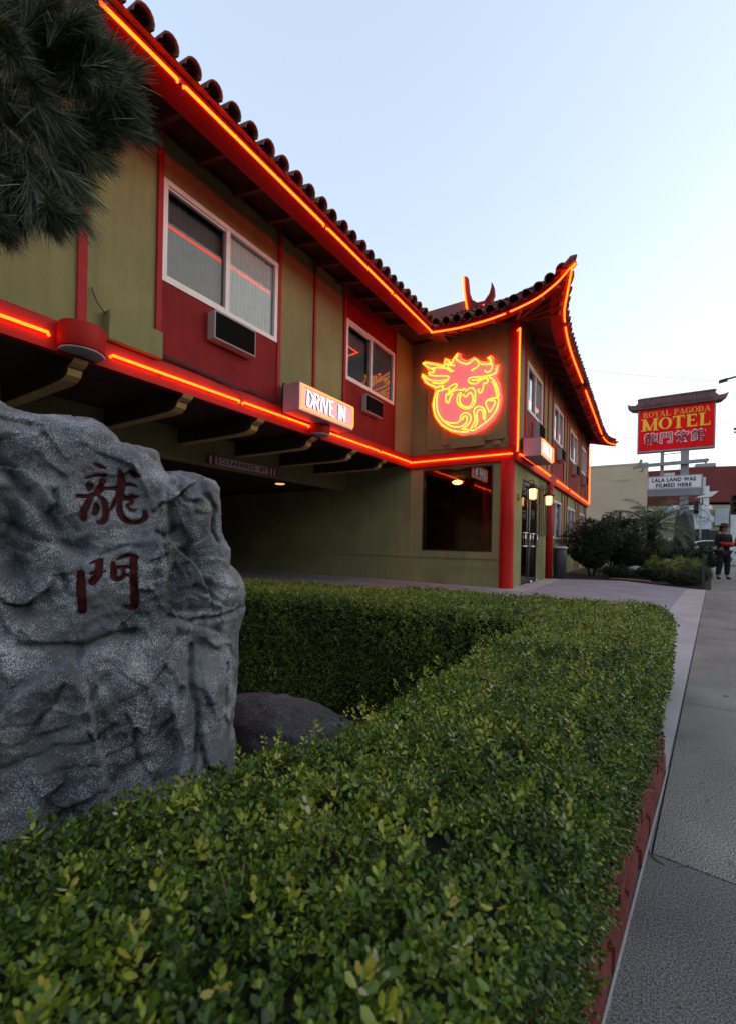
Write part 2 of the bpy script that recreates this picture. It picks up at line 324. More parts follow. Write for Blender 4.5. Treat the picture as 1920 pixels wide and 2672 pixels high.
# windows
def curtain(axis, c, a, b, z0, z1, m, amp=.009, pitch=.075):
    n = int((b-a)/pitch*6)+2; rows = []
    for z in (z0, z1):
        r = []
        for i in range(n):
            t = a+(b-a)*i/(n-1); o = c + amp*math.sin(2*math.pi*(t/pitch)+math.sin(t*7)*1.3)
            r.append((o, t, z) if axis == 'x' else (t, o, z))
        rows.append(r)
    return MB().grid(rows, True)
def sash_window(y0, y1, z0, z1, x, mull, m1=CURT, m2=CURT, lite=True):
    f = MB(); w = .055; d0, d1 = x-.07, x+.025
    f.box((d0, y0-.01, z0-.01), (d1, y1+.01, z0+w)); f.box((d0, y0-.01, z1-w), (d1, y1+.01, z1+.01))
    f.box((d0, y0-.01, z0+w), (d1, y0+w, z1-w)); f.box((d0, y1-w, z0+w), (d1, y1+.01, z1-w)); f.box((d0, mull-w*.6, z0+w), (d1-.004, mull+w*.6, z1-w))
    f.box((d0+.02, y0+w, z0+w), (d1-.02, mull-w*.6, z0+w+.03)); f.box((d0+.02, y0+w, z1-w-.03), (d1-.02, mull-w*.6, z1-w))
    wo_ = f.build('window', WHITE, B)
    sub(MB().add([(x-.02, mull+w*.5, z0+w-.01), (x-.02, y1-w+.01, z0+w-.01), (x-.02, y1-w+.01, z1-w+.01), (x-.02, mull+w*.5, z1-w+.01)], [(0,1,2,3)]), 'pane', GL, wo_, recalc=False)
    sub(MB().add([(x-.03, y0+w-.01, z0+w-.01), (x-.03, mull-w*.5, z0+w-.01), (x-.03, mull-w*.5, z1-w+.01), (x-.03, y0+w-.01, z1-w+.01)], [(0,1,2,3)]), 'pane', GL, wo_, recalc=False)
    sub(curtain('x', x-.13, y0-.02, mull, z0, z1, m1), 'curtain', m1, wo_, recalc=False)
    sub(curtain('x', x-.050, mull, y1+.02, z0, z1, m2), 'curtain', m2, wo_, recalc=False)
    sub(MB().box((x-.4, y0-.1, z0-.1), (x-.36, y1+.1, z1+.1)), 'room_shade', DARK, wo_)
def ac_unit(x, y0, y1, z0, z1, p=.16):
    a = MB().box((x-.02, y0, z0), (x+p, y1, z1)); o = a.build('air_conditioner', GREYM, B, bevel=.006)
    g = MB().box((x+p-.01, y0+.02, z0+.02), (x+p+.004, y1-.02, z1-.02))
    n = 13
    for i in range(n): z = z0+.035+(z1-z0-.07)*i/(n-1); g.box((x+p+.004, y0+.03, z-.004), (x+p+.013, y1-.03, z+.004))
    for i in range(3): yy = y0+.04+(y1-y0-.08)*i/2; g.box((x+p+.013, yy-.005, z0+.025), (x+p+.017, yy+.005, z1-.025))
    sub(g, 'grille', GRILLE, o)
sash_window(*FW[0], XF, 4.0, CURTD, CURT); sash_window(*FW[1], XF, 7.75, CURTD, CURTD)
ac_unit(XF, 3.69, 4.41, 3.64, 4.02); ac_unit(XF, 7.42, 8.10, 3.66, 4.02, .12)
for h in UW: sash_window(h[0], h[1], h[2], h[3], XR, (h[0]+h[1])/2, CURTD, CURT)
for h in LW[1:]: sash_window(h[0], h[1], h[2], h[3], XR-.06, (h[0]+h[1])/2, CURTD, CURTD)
for y0 in (11.15, 14.4, 17.6, 20.6): ac_unit(XR, y0, y0+.66, 3.62, 4.0)
ac_unit(XR-.06, 14.5, 15.25, .55, 1.0, .14)
def battr(a, b, z0, z1, x, m=TRIM): MB().box((x, a, z0), (x+.03, b, z1)).build('batten', m, B)
for y in (10.30, 12.35, 12.95, 13.62, 15.7, 16.3, 16.85, 18.95, 19.5, 20.0, 21.75, 22.3): battr(y, y+.06, ZB+.02, ZT, XR)
for y in (13.74, 15.85, 16.4, 16.95, 19.0, 19.55, 20.1, 21.85, 22.4): battr(y, y+.06, .02, 2.79, XR-.06)
for h in UW: MB().box((XR, h[0]-.12, ZB+.02), (XR+.012, h[1]+.15, h[2]-.02)).build('red_panel', REDP, B)
MB().box((XR-.17, YC-.02, ZB+.03), (XR+.02, YC+.13, ZT)).build('corner_post', TRIM, B)
MB().box((XR-.15, 22.68, ZB+.03), (XR+.02, 22.82, ZT)).build('corner_post', TRIM, B)
MB().lathe([(.155,0),(.155,.01),(.15,.02),(.148,1.5),(.145,2.79)], (XR-.165, YC-.02, .002), 32).build('column', BRIGHT, B)
MB().lathe([(.095,0),(.095,2.79)], (XR+.02, 13.45, .002), 20).build('column', BRIGHT, B)
# lobby window and room
f = MB(); x0, x1, z0, z1 = -4.68, -2.98, .80, 2.74
f.box((x0-.01, YC-.012, z0-.012), (x1+.01, YC+.05, z0+.02)); f.box((x0-.01, YC-.012, z1-.02), (x1+.01, YC+.05, z1+.012))
f.box((x0-.012, YC-.012, z0+.02), (x0+.018, YC+.05, z1-.02)); f.box((x1-.018, YC-.012, z0+.02), (x1+.012, YC+.05, z1-.02))
lw = f.build('lobby_window', mat('bronze_frame', (.05,.035,.03), .3, .1, 5, metal=.6), B)
sub(MB().add([(x0, YC+.02, z0), (x1, YC+.02, z0), (x1, YC+.02, z1), (x0, YC+.02, z1)], [(0,1,2,3)]), 'pane', glass('lobby_glass', (.7,.68,.66), .0), lw, recalc=False)
ROOM = mat('lobby_wall_paint', (.28,.055,.03), .7, .3, 2)
mb = MB(); mb.box((-7.0, 13.6, .0), (-2.8, 13.7, 2.78)); mb.box((-7.1, YC+.21, 0), (-7.0, 13.7, 2.78)); mb.build('lobby_wall', ROOM, B)
MB().box((-7.0, YC+.205, .003), (-2.75, 13.6, .02)).build('lobby_floor', DARK, B)
MB().box((-7.0, YC+.205, 2.72), (-2.75, 13.6, 2.78)).build('lobby_ceiling', DARK, B)
MB().lathe([(.09,0),(.09,2.7)], (-3.55, 11.0, .021), 20).build('lobby_column', BRIGHT, B)
mb = MB()
for i in range(26): mb.box((-3.38+i*.045, 12.4, 1.2), (-3.36+i*.045, 12.42, 2.6))
mb.build('bead_curtain', mat('dark_wood', (.09,.03,.02), .5), B)
MB().box((-4.4, 12.2, .02), (-3.2, 12.35, 1.05)).box((-4.45, 12.0, 1.05), (-3.15, 12.37, 1.1)).build('reception_desk', mat('desk_wood', (.12,.04,.02), .4, .3, 4), B)
# glass entrance doors
xd = XR-.06; mid = 11.33
dw = MB()
for (a, b) in ((10.5, mid-.004), (mid+.004, 12.16)):
    for q in ((a, a+.04, .03, 2.49), (b-.04, b, .03, 2.49)): dw.box((xd-.05, q[0], q[2]), (xd-.01, q[1], q[3]))
    dw.box((xd-.05, a+.04, .03), (xd-.01, b-.04, .13)); dw.box((xd-.05, a+.04, 2.41), (xd-.01, b-.04, 2.49))
door = dw.build('entrance_door', BLACK, B)
for (a, b) in ((10.54, mid-.044), (mid+.044, 12.12)):
    sub(MB().add([(xd-.03, a, .12), (xd-.03, b, .12), (xd-.03, b, 2.42), (xd-.03, a, 2.42)], [(0,1,2,3)]), 'pane', GLD, door, recalc=False)
for ya, yb in ((10.62, mid-.09), (mid+.09, 12.05)):
    h = MB(); xx = xd+.05
    h.tube([(xd-.02, ya, 1.25), (xx, ya+.01, 1.25), (xx, yb, 1.25), (xd-.02, yb, 1.25)], .014, 8); h.tube([(xd-.02, ya, .93), (xx, ya+.01, .93), (xx, yb, .93), (xd-.02, yb, .93)], .014, 8)
    h.tube([(xx, ya+.06, .93), (xx, ya+.06, 1.25)], .010, 8); h.tube([(xx, yb-.06, .93), (xx, yb-.06, 1.25)], .010, 8)
    sub(h, 'handle', CHROME, door)
sub(MB().box((xd-.052, mid-.02, .14), (xd+.004, mid+.02, 2.4)).lathe([(.03,0),(.045,.03),(.03,.06)], (xd+.04, mid, .012), 12).lathe([(.02,0),(.03,.03),(.02,.05)], (xd+.04, 12.0, .012), 12), 'door_stop', CHROME, door)
MB().box((XR-.10, 12.25, 0.003), (XR-.058, 13.0, 2.79)).build('batten', OLIVE, B)

# ------------------------------------------------------------------ roof
def cat(p, n=8):                      # catmull-rom through points
    p = [Vector(q) for q in p]; out = []
    for i in range(len(p)-1):
        a, b, c, d = p[max(i-1,0)], p[i], p[i+1], p[min(i+2,len(p)-1)]
        for k in range(n):
            t = k/n; out.append(.5*((2*b)+(c-a)*t+(2*a-5*b+4*c-d)*t*t+(3*b-a-3*c+d)*t*t*t))
    out.append(p[-1]); return out
EV = 5.61
corner = Vector((-4.12, 8.74, EV))
tip = Vector((-1.30, 8.56, 6.00))
cross = [corner, (-3.7, 8.74, 5.565), (-3.34, 8.74, 5.545), (-2.67, 8.73, 5.56), (-1.97, 8.70, 5.67), (-1.55, 8.62, 5.82), tip]
right = [tip, (-1.43, 8.95, 5.78), (-1.55, 9.42, 5.65), (-1.64, 10.37, 5.61), (-1.685, 11.57, 5.60), (-1.70, 13.9, 5.60), (-1.73, 17.4, 5.60), (-1.75, 20.5, 5.61), (-1.66, 22.0, 5.63), (-1.45, 22.95, 5.70)]
crossC = cat(cross); rightC = cat(right)
def fascia(mb, pts, lo, hi, off):
    # a thin board following the eave; lo/hi may vary along it
    rows_o = []; n = len(pts)
    for i, p in enumerate(pts):
        d = (pts[min(i+1,n-1)] - pts[max(i-1,0)]); d.z = 0; d.normalize(); nrm = Vector((d.y, -d.x, 0))
        l = lo(i/(n-1)); h = hi(i/(n-1)); a = p - nrm*off; b = p - nrm*(off+.03)
        rows_o.append([a+up*l, a+up*h, b+up*h, b+up*l, a+up*l])
    mb.grid(rows_o)
FA = MB()
fr = [Vector((-4.12, y, EV)) for y in (-6, -3, 0, 3, 6, 8.74)]
def under(mb, pts, w):
    rows = []; n = len(pts)
    for i, p in enumerate(pts):
        d = (pts[min(i+1,n-1)] - pts[max(i-1,0)]); d.z = 0; d.normalize(); nrm = Vector((d.y, -d.x, 0)); ww = w(i/(n-1))
        a = p + up*.022; b = p - nrm*ww + up*.022; rows.append([a, b, b+up*.03, a+up*.03, a])
    mb.grid(rows)
fascia(FA, fr, lambda t: .020, lambda t: .135, .022); under(FA, [p+Vector((-.022,0,0)) for p in fr], lambda t: .27)
fascia(FA, crossC, lambda t: .018, lambda t: .145, .022); under(FA, crossC, lambda t: .20)
fascia(FA, rightC, lambda t: .018, lambda t: .12, .022); under(FA, rightC, lambda t: .24)
FA.build('roof_fascia', FASC, B)
# neon along eaves and belt, each glass tube its own part
def neon(pts, r=.016, hook=True, m=NEON):
    return MB().tube(pts, r, 6).build('neon_tube', m, B)
segs = [-6, -3.4, -.7, 2.62, 4.98, 7.0, 8.74]
for a, b in zip(segs[:-1], segs[1:]):
    e = .03; pts = [(-4.11, a+e, EV), (-4.088, a+e+.02, EV)] + [(-4.088, b-e-.02, EV), (-4.11, b-e, EV)]
    if b == 8.74: pts = pts[:2] + [(-4.088, 8.715, EV)]
    neon(pts)
def along(c, a, b, off=(0,0,0)): return [Vector(p)+Vector(off) for p in c[a:b]]
nc = len(crossC); h = 26
neon(along(crossC, 0, h+1, (0,-.03,0))); neon(along(crossC, h+1, nc, (0,-.03,0)) + [tip+Vector((.08,-.03,.03)), tip+Vector((.10,-.02,.06)), tip+Vector((.07,0,.08))])
nr = len(rightC)
for a, b in ((0, 20), (21, 40), (41, 56), (57, 73)):
    pts = along(rightC, a, min(b, nr), (.035,0,0))
    if a == 0: pts = [tip+Vector((.05,.02,.13)), tip+Vector((.045,.01,.07))] + pts[1:]
    neon(pts)
for y0, y1 in ((-6,-4), (-3.9,-1.2), (-1.0,1.84), (2.42,4.2), (4.26,5.72), (6.2,8.02), (8.1,9.56)):
    neon([(-5.0, y0, 2.93), (-4.968, y0+.015, 2.945), (-4.968, y1-.015, 2.945), (-5.0, y1, 2.93)])
neon([(-4.95, 9.55, 2.945), (-4.93, 9.562, 2.945), (-2.56, 9.562, 2.945), (-2.54, 9.6, 2.945)])
for y0, y1 in ((9.75,13.15), (14.3,16.5), (17.1,19.4), (19.9,22.6)):
    neon([(XR+.05, y0, 2.95), (XR+.068, y0+.02, 2.95), (XR+.068, y1-.02, 2.95), (XR+.05, y1, 2.95)])
neon([(XR-.02, YC-.03, 5.63), (XR+.045, YC-.07, 5.66), (XR+.045, YC-.07, 3.0), (XR, YC-.05, 2.98)])
neon([(XR+.05, 22.8, 5.6), (XR+.05, 22.8, 2.95)])
mb = MB()
for y in [(-.5), 1.1, 3.0, 3.7, 4.2, 4.9, 6.8, 7.5, 8.06, 8.8]: mb.lathe([(.012,0),(.018,.02),(.008,.03)], (-5.0, y, 2.935), 8, 'x')
for y in np.arange(-1, 8.7, .72): mb.lathe([(.006,0),(.014,.006),(.010,.02)], (-4.088, y, EV+.012), 8, 'z')
mb.build('tube_standoff', mat('ceramic', (.3,.25,.2), .4), B)
# soffit boards and rafters
SO = MB()
SO.grid([[(-4.15, -6, 5.74), (-4.15, 8.72, 5.74)], [(XF+.0, -6, 5.975), (XF+.0, 9.64, 5.975)]])
inner = []
for i, p in enumerate(crossC): inner.append(Vector((min(max(p.x, -5.0), XR) if i else XF, YC, 5.975)))
SO.grid([[p+up*.08 for p in crossC], inner])
SO.grid([[p+up*.08 for p in rightC], [Vector((XR, max(YC, min(p.y, 22.8)), 5.975)) for p in rightC]])
SO.build('soffit_boards', SOFF, B, recalc=False)
def rafter(a, b): MB().beam(a, b, .06, .11).build('rafter', RAFT, B)
for y in np.arange(-2.6, 8.6, .61): rafter((-4.16, y, 5.70), (XF+.02, y, 5.91))
for i in range(5, nc-3, 6): p = crossC[i]; rafter(p+Vector((0,.05,-.01)), Vector((min(p.x, XR-.05), YC-.02, 5.91)))
for i in range(3, 16, 4): p = rightC[i]; rafter(p+Vector((-.05,0,-.01)), Vector((XR+.02, max(p.y, YC+.05), 5.91)))
rafter(tip+Vector((-.06,.06,-.02)), Vector((XR+.02, YC-.02, 5.90)))
for y in np.arange(10.9, 22.5, .62):
    k = min(range(nr), key=lambda j: abs(rightC[j].y-y)); rafter(rightC[k]+Vector((-.05,0,-.01)), Vector((XR+.02, y, 5.91)))
# hip and ridge
n45 = Vector((1, 1, 0)).normalized()
def hp(u, v): return at_plane(u, v, tip, n45)
hipP = [tip + Vector((.05, -.05, .06)), hp(1240, 613), hp(1195, 640), hp(1148, 660), hp(1117, 672), hp(1086, 679)]
hipC = cat(hipP, 6); hend = hipC[-1]
# roof skins
RS = MB()
def slope_pts(p, d, L, s0=.33, s1=.62, n=8):
    out = []; q = Vector(p)
    for i in range(n+1):
        out.append(q.copy()); s = s0+(s1-s0)*i/n; q = q + (Vector(d)*1.0 + up*s)*(L/n)
    return out
RS.grid([slope_pts((-4.06, y, 5.745), (-1,0,0), 4.2, .36, .55) for y in (-6, 0, 5, 8.7, 11.3)], False)
def hipat(x):
    for a, b in zip(hipC[:-1], hipC[1:]):
        if min(a.x,b.x) <= x <= max(a.x,b.x): t = (x-a.x)/(b.x-a.x+1e-9); return a.lerp(b, t)
    return Vector((x, hend.y, hend.z)) if x < hend.x else min(hipC, key=lambda h_: abs(h_.x-x)).copy()
cr = []
for p in crossC:
    q = hipat(p.x); p2 = p + Vector((0, -.035, .10)); mid_ = p2.lerp(q, .5) - up*.05*(p2-q).length*.3; cr.append([p2, p2.lerp(mid_, .5), mid_, q.copy()-up*.04])
RS.grid(cr)
rr_ = []
RX = hend.x-.2
for p in rightC:
    a = p + Vector((.06, 0, .09)); yy = a.y
    q = None
    for h0, h1 in zip(hipC[:-1], hipC[1:]):
        if h0.y <= yy <= h1.y: q = h0.lerp(h1, (yy-h0.y)/(h1.y-h0.y+1e-9))
    if q is None: q = Vector((RX, yy, hend.z)) if yy > hend.y else hipC[0].copy()
    rr_.append([a, a.lerp(q, .33)-up*.12*min(1,(a-q).length), a.lerp(q, .66)-up*.08*min(1,(a-q).length), q-up*.03])
RS.grid(rr_)
RS.build('roof_deck', TILE, B, recalc=False)
def barrel(mb, pts, side, r0=.104, th=.014, n=8):
    # one row of cover tiles running up the slope: overlapping tapered half-barrels
    L = [0];
    for a, b in zip(pts[:-1], pts[1:]): L.append(L[-1]+(b-a).length)
    def P(s):
        for i in range(len(pts)-1):
            if s <= L[i+1] or i == len(pts)-2: return pts[i].lerp(pts[i+1], (s-L[i])/(L[i+1]-L[i]+1e-9))
    s = 0; side = Vector(side).normalized(); k = 0
    jit = random.uniform(-.02, .02); tw = random.uniform(-.05, .05)
    while s < L[-1]-.1 and k < 14:
        a = P(max(s+(jit if k == 0 else 0), 0)); b = P(min(s+.42, L[-1])); d = (b-a).normalized(); u_ = side.cross(d).normalized()
        if u_.z < 0: u_ = -u_
        a = a + side*random.uniform(-.006,.006) + u_*.028; ro = r0*random.uniform(.95,1.05); rows = []
        for (q, rad) in ((a, ro-th), (a, ro), (b, ro*.84), ):
            rows.append([q + side*(rad*math.cos(math.pi*(j/n)*1.12-.06*math.pi+tw)) + u_*(rad*math.sin(math.pi*(j/n)*1.12-.06*math.pi+tw)) for j in range(n+1)])
        rows.append([b + (p - b)*.8 for p in rows[-1]]); rows.insert(0, [q + d*.12 for q in rows[0]])
        mb.grid(rows, True); s += .36; k += 1
T = MB()
for i, y in enumerate(np.arange(-2.0, 8.62, .262)):
    pts = slope_pts((-4.03, y, 5.765), (-1,0,0), 3.2, .36, .5)
    barrel(T, pts, (0,1,0))
    pn = slope_pts((-4.05, y+.131, 5.76), (-1,0,0), .5, .36, .4)
    T.grid([[q + Vector((0,.085*math.cos(math.pi*j/6),-.05*math.sin(math.pi*j/6)+.03)) for j in range(7)] for q in pn], True)
def rows_along(curve, outv, edges, step, pan=True):
    L = 0; nxt = .12
    for i in range(len(curve)-1):
        a, b = curve[i], curve[i+1]; seg = (b-a).length
        while nxt <= L+seg:
            t = (nxt-L)/seg; p = a.lerp(b, t); e = [edges[i][k].lerp(edges[i+1][k], t) for k in range(len(edges[i]))]
            o = Vector(outv(p)); base = [q.copy() for q in e]; base[0] = base[0] + o*.03 + up*.02
            tan = (b-a).normalized(); barrel(T, [q+up*.03 for q in base], tan, .100)
            if pan:
                c0 = base[0] + tan*step*.5; c1 = c0.lerp(base[1]+tan*step*.5, .5)
                T.grid([[q + tan*(.08*math.cos(math.pi*j/6)) + up*(-.045*math.sin(math.pi*j/6)+.03) for j in range(7)] for q in (c0, c1)], True)
            nxt += step
        L += seg
rows_along(crossC, lambda p: (0,-1,0), cr, .24)
rows_along(rightC, lambda p: (1,0,0), rr_, .255)
T.build('roof_tiles', TILE, B, recalc=False)
Hc = MB()
for i in range(0, len(hipC)-1, 1):
    a = hipC[i]; b = hipC[i+1]; d = (b-a); d.normalize(); s_ = Vector((1,1,0)).normalized()
    u_ = s_.cross(d).normalized(); u_ = u_ if u_.z > 0 else -u_
    for k in range(2):
        q0 = a.lerp(b, k*.5) ; q1 = a.lerp(b, min(1, k*.5+.62)); rows = []
        for q, rad in ((q0, .085), (q0, .105), (q1, .085)): rows.append([q + s_*rad*math.cos(math.pi*j/8) + u_*(rad*math.sin(math.pi*j/8)+.0) for j in range(9)])
        Hc.grid(rows, True)
Hc.tube([tip+Vector((.12,-.12,.15)), tip+Vector((.05,-.05,.15)), tip+Vector((-.02,.03,.12)), tip+Vector((-.15,.15,.08))], [.02,.07,.085,.09], 10)
Hc.build('hip_tiles', TILE, B, recalc=False)
neon([p + up*.10 + Vector((-.06,.06,.03)) for p in hipC[8:]], .014)
# far end tip of the street eave
MB().tube([Vector((-1.6,22.6,5.80)), Vector((-1.45,22.95,5.80)), Vector((-1.30,23.2,5.86))], [.11,.09,.03], 10).build('eave_tip', TILE, B)
MB().grid([[(-1.38,22.95,5.87), (-2.4,23.0,6.15), (RX,23.0,hend.z)], [(-1.38,22.97,5.6), (-2.4,23.02,5.85), (RX,23.02,5.9)]]).build('gable_board', FASC, B)
# ridge box and horn finial
RB = at_plane(957, 688, hend, (0,1,0)); RE = at_plane(1032, 671, hend, (0,1,0))
MB().box((RB.x-4, hend.y-.12, hend.z-.42), (RE.x, hend.y+.12, RE.z)).build('ridge_board', mat('ridge_paint', (.16,.05,.045), .6, .15, 3), B)
def hq(u, v): return at_plane(u, v, hend+Vector((0,-.14,0)), (0,1,0))
L_ = [(1027,611),(1034,613),(1037,645),(1043,662),(1056,670),(1072,666),(1083,650),(1087,636),(1088,624),(1092,634),(1093,650),(1086,668),(1072,680),(1050,688),(1036,690),(1029,660)]
MB().prism([hq(*p) for p in L_], (0, .14, 0)).build('horn_finial', REDP, B)
neon([hq(*p)+Vector((0,-.02,0)) for p in ((1027,612),(1028,640),(1031,665),(1035,688))], .02)
neon([hq(*p)+Vector((0,-.03,0)) for p in ((1072,676),(1063,680),(1080,682),(1092,681))], .014)

# green boxes and drums on the front wing
MB().box((XF, 2.37, 3.10), (XF+.13, 2.99, 3.42)).build('transformer_box', OLIVE, B, bevel=.006)
for y in (2.11, 5.93):
    r = .215 if y < 3 else .19
    d = MB().lathe([(r*.96,.0),(r,.012),(r,.24),(r*.97,.255)], (-4.93, y, 2.84), 28).build('drum_housing', FASC, B)
    sub(MB().lathe([(r*.9,.0),(r*.96,.014)], (-4.93, y, 2.822), 28), 'drum_base', GREYM, d)
# cables
cb = MB()
cb.tube(cat([(XF+.02,2.24,3.62),(XF+.06,2.26,3.5),(XF+.07,2.31,3.42),(XF+.06,2.37,3.38)],5), .007, 5)
for k in range(3):
    zz = 3.13+.015*k
    cb.tube(cat([(XF+.06,3.0,zz+.03),(XF+.05,3.4,zz+.03),(XF+.055,3.9,zz+.005),(XF+.06,4.1+.1*k,zz-.01),(XF+.05,4.4,zz+.03),(XF+.05,4.9,zz+.02+.02*k),(XF+.06,5.05,zz+.07)],5), .006, 5)
cb.tube(cat([(XF+.07,3.75,3.15),(XF+.08,3.95,3.12),(-4.97,4.18,3.05),(-4.97,4.2,2.96)],5), .006, 5)
cb.build('cable', BLACK, B)
mb = MB(); mb.box((-3.95, YC-.12, 3.2), (-3.16, YC-.001, 3.43)); mb.box((-3.14, YC-.09, 3.3), (-2.75, YC-.001, 3.42)); mb.box((-2.95, YC-.13, 3.17), (-2.8, YC-.09, 3.26)); mb.build('junction_box', OLIVE, B)
mb = MB()
for pts in ([(-4.02,YC-.02,3.3),(-4.15,YC-.02,3.3),(-4.22,YC-.02,3.38),(-4.22,YC-.02,4.15)], [(-3.16,YC-.02,3.36),(-2.75,YC-.02,3.36),(-2.68,YC-.02,3.30),(-2.68,YC-.02,3.2)], [(-4.0,YC-.02,3.22),(-4.5,YC-.02,3.22),(-4.6,YC-.02,3.32),(-4.6,YC-.02,4.7)]):
    mb.tube(pts, .013, 6)
mb.build('conduit', OLIVE, B)


# ================================================================== SIGNS
def poly_text(body, size, m, origin, xdir, zdir, depth=.01, parent=None, name='lettering', off=0, space=1.0, shear=0, cw=None, align='CENTER'):
    cu = bpy.data.curves.new('txt', 'FONT'); cu.body = body; cu.size = size; cu.extrude = depth/2; cu.offset = off; cu.space_character = space; cu.align_x = align; cu.align_y = 'CENTER'; cu.resolution_u = 3
    to = bpy.data.objects.new('txt', cu); C.objects.link(to)
    bpy.context.view_layer.update(); dg = bpy.context.evaluated_depsgraph_get()
    me = bpy.data.meshes.new_from_object(to.evaluated_get(dg)); bpy.data.objects.remove(to)
    x = Vector(xdir).normalized(); z = Vector(zdir).normalized(); n = x.cross(z)
    co = np.empty(len(me.vertices)*3); me.vertices.foreach_get('co', co); co = co.reshape(-1,3)
    if cw: w_ = co[:,0].max()-co[:,0].min(); co[:,0] *= cw/w_
    w = np.array(origin)[None] + co[:,:1]*np.array(x)[None] + co[:,1:2]*np.array(z)[None] + (co[:,2:3]+depth/2)*np.array(n)[None]
    me.vertices.foreach_set('co', w.ravel()); me.materials.clear(); me.materials.append(m); me.name = name
    o = bpy.data.objects.new(name, me); C.objects.link(o)
    if parent: o.parent = parent; o.matrix_parent_inverse = Matrix.Translation(-Vector(parent.location)) if parent.type == 'EMPTY' else Matrix()
    return o

# --- neon emblem on the cross wall (traced in the plane of the wall)
EMX = thing('emblem_sign', 'round pink dragon emblem outlined in glowing yellow neon on the green upper wall', 'neon sign', (-3.6, 9.6, 4.3))
def dq(u, v, y): k = 5.433; p = at(1060+u/k, 880+v/k, 1, y, disp=False); return p
body = [(215,560),(222,520),(300,560),(330,480),(240,360),(262,348),(400,370),(520,390),(545,300),(600,325),(650,330),(725,222),(765,245),(760,300),(850,345),(960,288),(1050,350),(1170,360),(1145,290),(1190,265),(1225,300),(1235,400),(1310,395),(1292,500),(1262,550),(1320,680),(1348,860),(1318,1020),(1235,1170),(1105,1290),(950,1365),(800,1385),(640,1340),(490,1250),(400,1120),(368,960),(398,820),(410,735),(260,640)]
PANEL = bpy.data.materials.new('pink_panel_painted_glow'); PANEL.use_nodes = True  # panel has no lamp inside; neon glow put into its colour and emission
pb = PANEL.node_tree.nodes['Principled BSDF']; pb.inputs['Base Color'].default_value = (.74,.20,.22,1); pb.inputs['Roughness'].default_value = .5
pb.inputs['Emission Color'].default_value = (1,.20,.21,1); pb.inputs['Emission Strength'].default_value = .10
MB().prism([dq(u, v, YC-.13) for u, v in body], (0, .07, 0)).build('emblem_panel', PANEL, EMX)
MB().lathe([(.45,0),(.45,.06)], (-3.6, YC-.062, 4.3), 24, 'y').build('mounting_ring', BLACK, EMX)
lines = [
 [(430,770),(398,850),(385,950),(395,1060),(440,1165),(510,1245),(600,1302),(700,1332),(800,1342),(872,1335),(868,1308),(782,1305),(832,1268),(882,1222),(912,1150),(892,1098),(842,1070),(792,1085),(762,1130),(752,1188),(700,1212),(620,1214),(540,1188)],
 [(448,775),(430,850),(425,950),(440,1050),(482,1140),(540,1200),(610,1250),(692,1272),(782,1260),(842,1210),(856,1150),(840,1118),(805,1128),(785,1180)],
 [(430,765),(500,750),(560,728),(602,742),(590,822),(625,790),(672,755),(725,742),(795,748),(812,722),(842,760),(882,728),(935,720),(968,762),(972,840),(965,925),(920,990),(850,1012),(772,990),(722,932),(714,862),(742,800),(782,790)],
 [(640,495),(560,440),(430,430),(340,440),(240,382),(252,362),(400,385),(530,408),(545,335),(575,315),(605,350),(625,368),(652,352),(672,292),(725,238),(700,300),(722,328),(780,362),(850,378),(900,357),(950,315),(992,318),(1030,370),(1100,382),(1185,375),(1192,320),(1160,292),(1190,282)],
 [(672,490),(600,440),(570,372),(612,392),(692,402)],
 [(340,440),(392,466),(375,496),(312,500),(330,530),(400,546),(560,546),(600,570),(572,600),(480,615),(360,610),(290,585),(225,530),(270,622),(330,672),(400,696),(412,716),(480,692),(520,686),(500,722)],
 [(360,640),(470,655),(560,625),(600,590)],
 [(500,724),(562,734),(622,692),(682,660),(716,672),(692,712),(642,748),(604,800)],
 [(592,822),(562,800),(553,880),(576,935),(602,900),(622,842),(662,795)],
 [(782,800),(750,860),(760,932),(812,982),(872,986),(922,942),(942,872),(922,800),(892,788),(832,845),(800,800)],
 [(910,478),(952,448),(1002,422),(1022,380)],
 [(1100,470),(1150,497),(1200,462),(1212,400),(1190,340)],
 [(1292,410),(1272,450),(1270,492),(1230,522),(1150,545),(1050,560),(932,566),(880,592),(885,640),(932,656),(1002,652),(1022,622),(1082,592),(1132,577),(1152,602),(1130,652),(1092,652),(1082,722),(1042,792),(1010,750),(1042,732)],
 [(920,610),(1000,600),(1060,580),(1120,560)],
 [(1165,560),(1222,602),(1272,682),(1296,762),(1302,832),(1270,832)],
 [(1205,625),(1248,700),(1270,790),(1275,832)],
 [(1300,860),(1240,860),(1162,882),(1122,932),(1150,1012),(1170,1062),(1210,1012),(1252,932),(1230,892),(1162,905)],
 [(1302,865),(1296,960),(1252,1062),(1182,1152),(1082,1232),(962,1312),(902,1312),(942,1242),(972,1152),(952,1062),(972,1002),(1032,980),(1092,1012),(1112,1082),(1102,1182)],
 [(962,1282),(1002,1182),(992,1082),(1032,1022),(1082,1062),(1082,1160)],
]
for l in lines:
    pts = cat([dq(u, v, YC-.155) for u, v in l], 4)
    MB().tube(pts, .0115, 6).build('neon_tube', NEONY, EMX)
jn = MB()
for l in lines:
    for k_ in (0, len(l)//2, -1):
        p = dq(l[k_][0], l[k_][1], YC-.155); jn.tube([p+Vector((0,-.002,0)), p+Vector((0,.03,0))], .015, 6)
jn.build('tube_standoff', BLACK, EMX)
MB().tube([dq(u, v, YC-.05) for u, v in body], .014, 6, closed=True).build('backlight_tube', NEON, EMX)

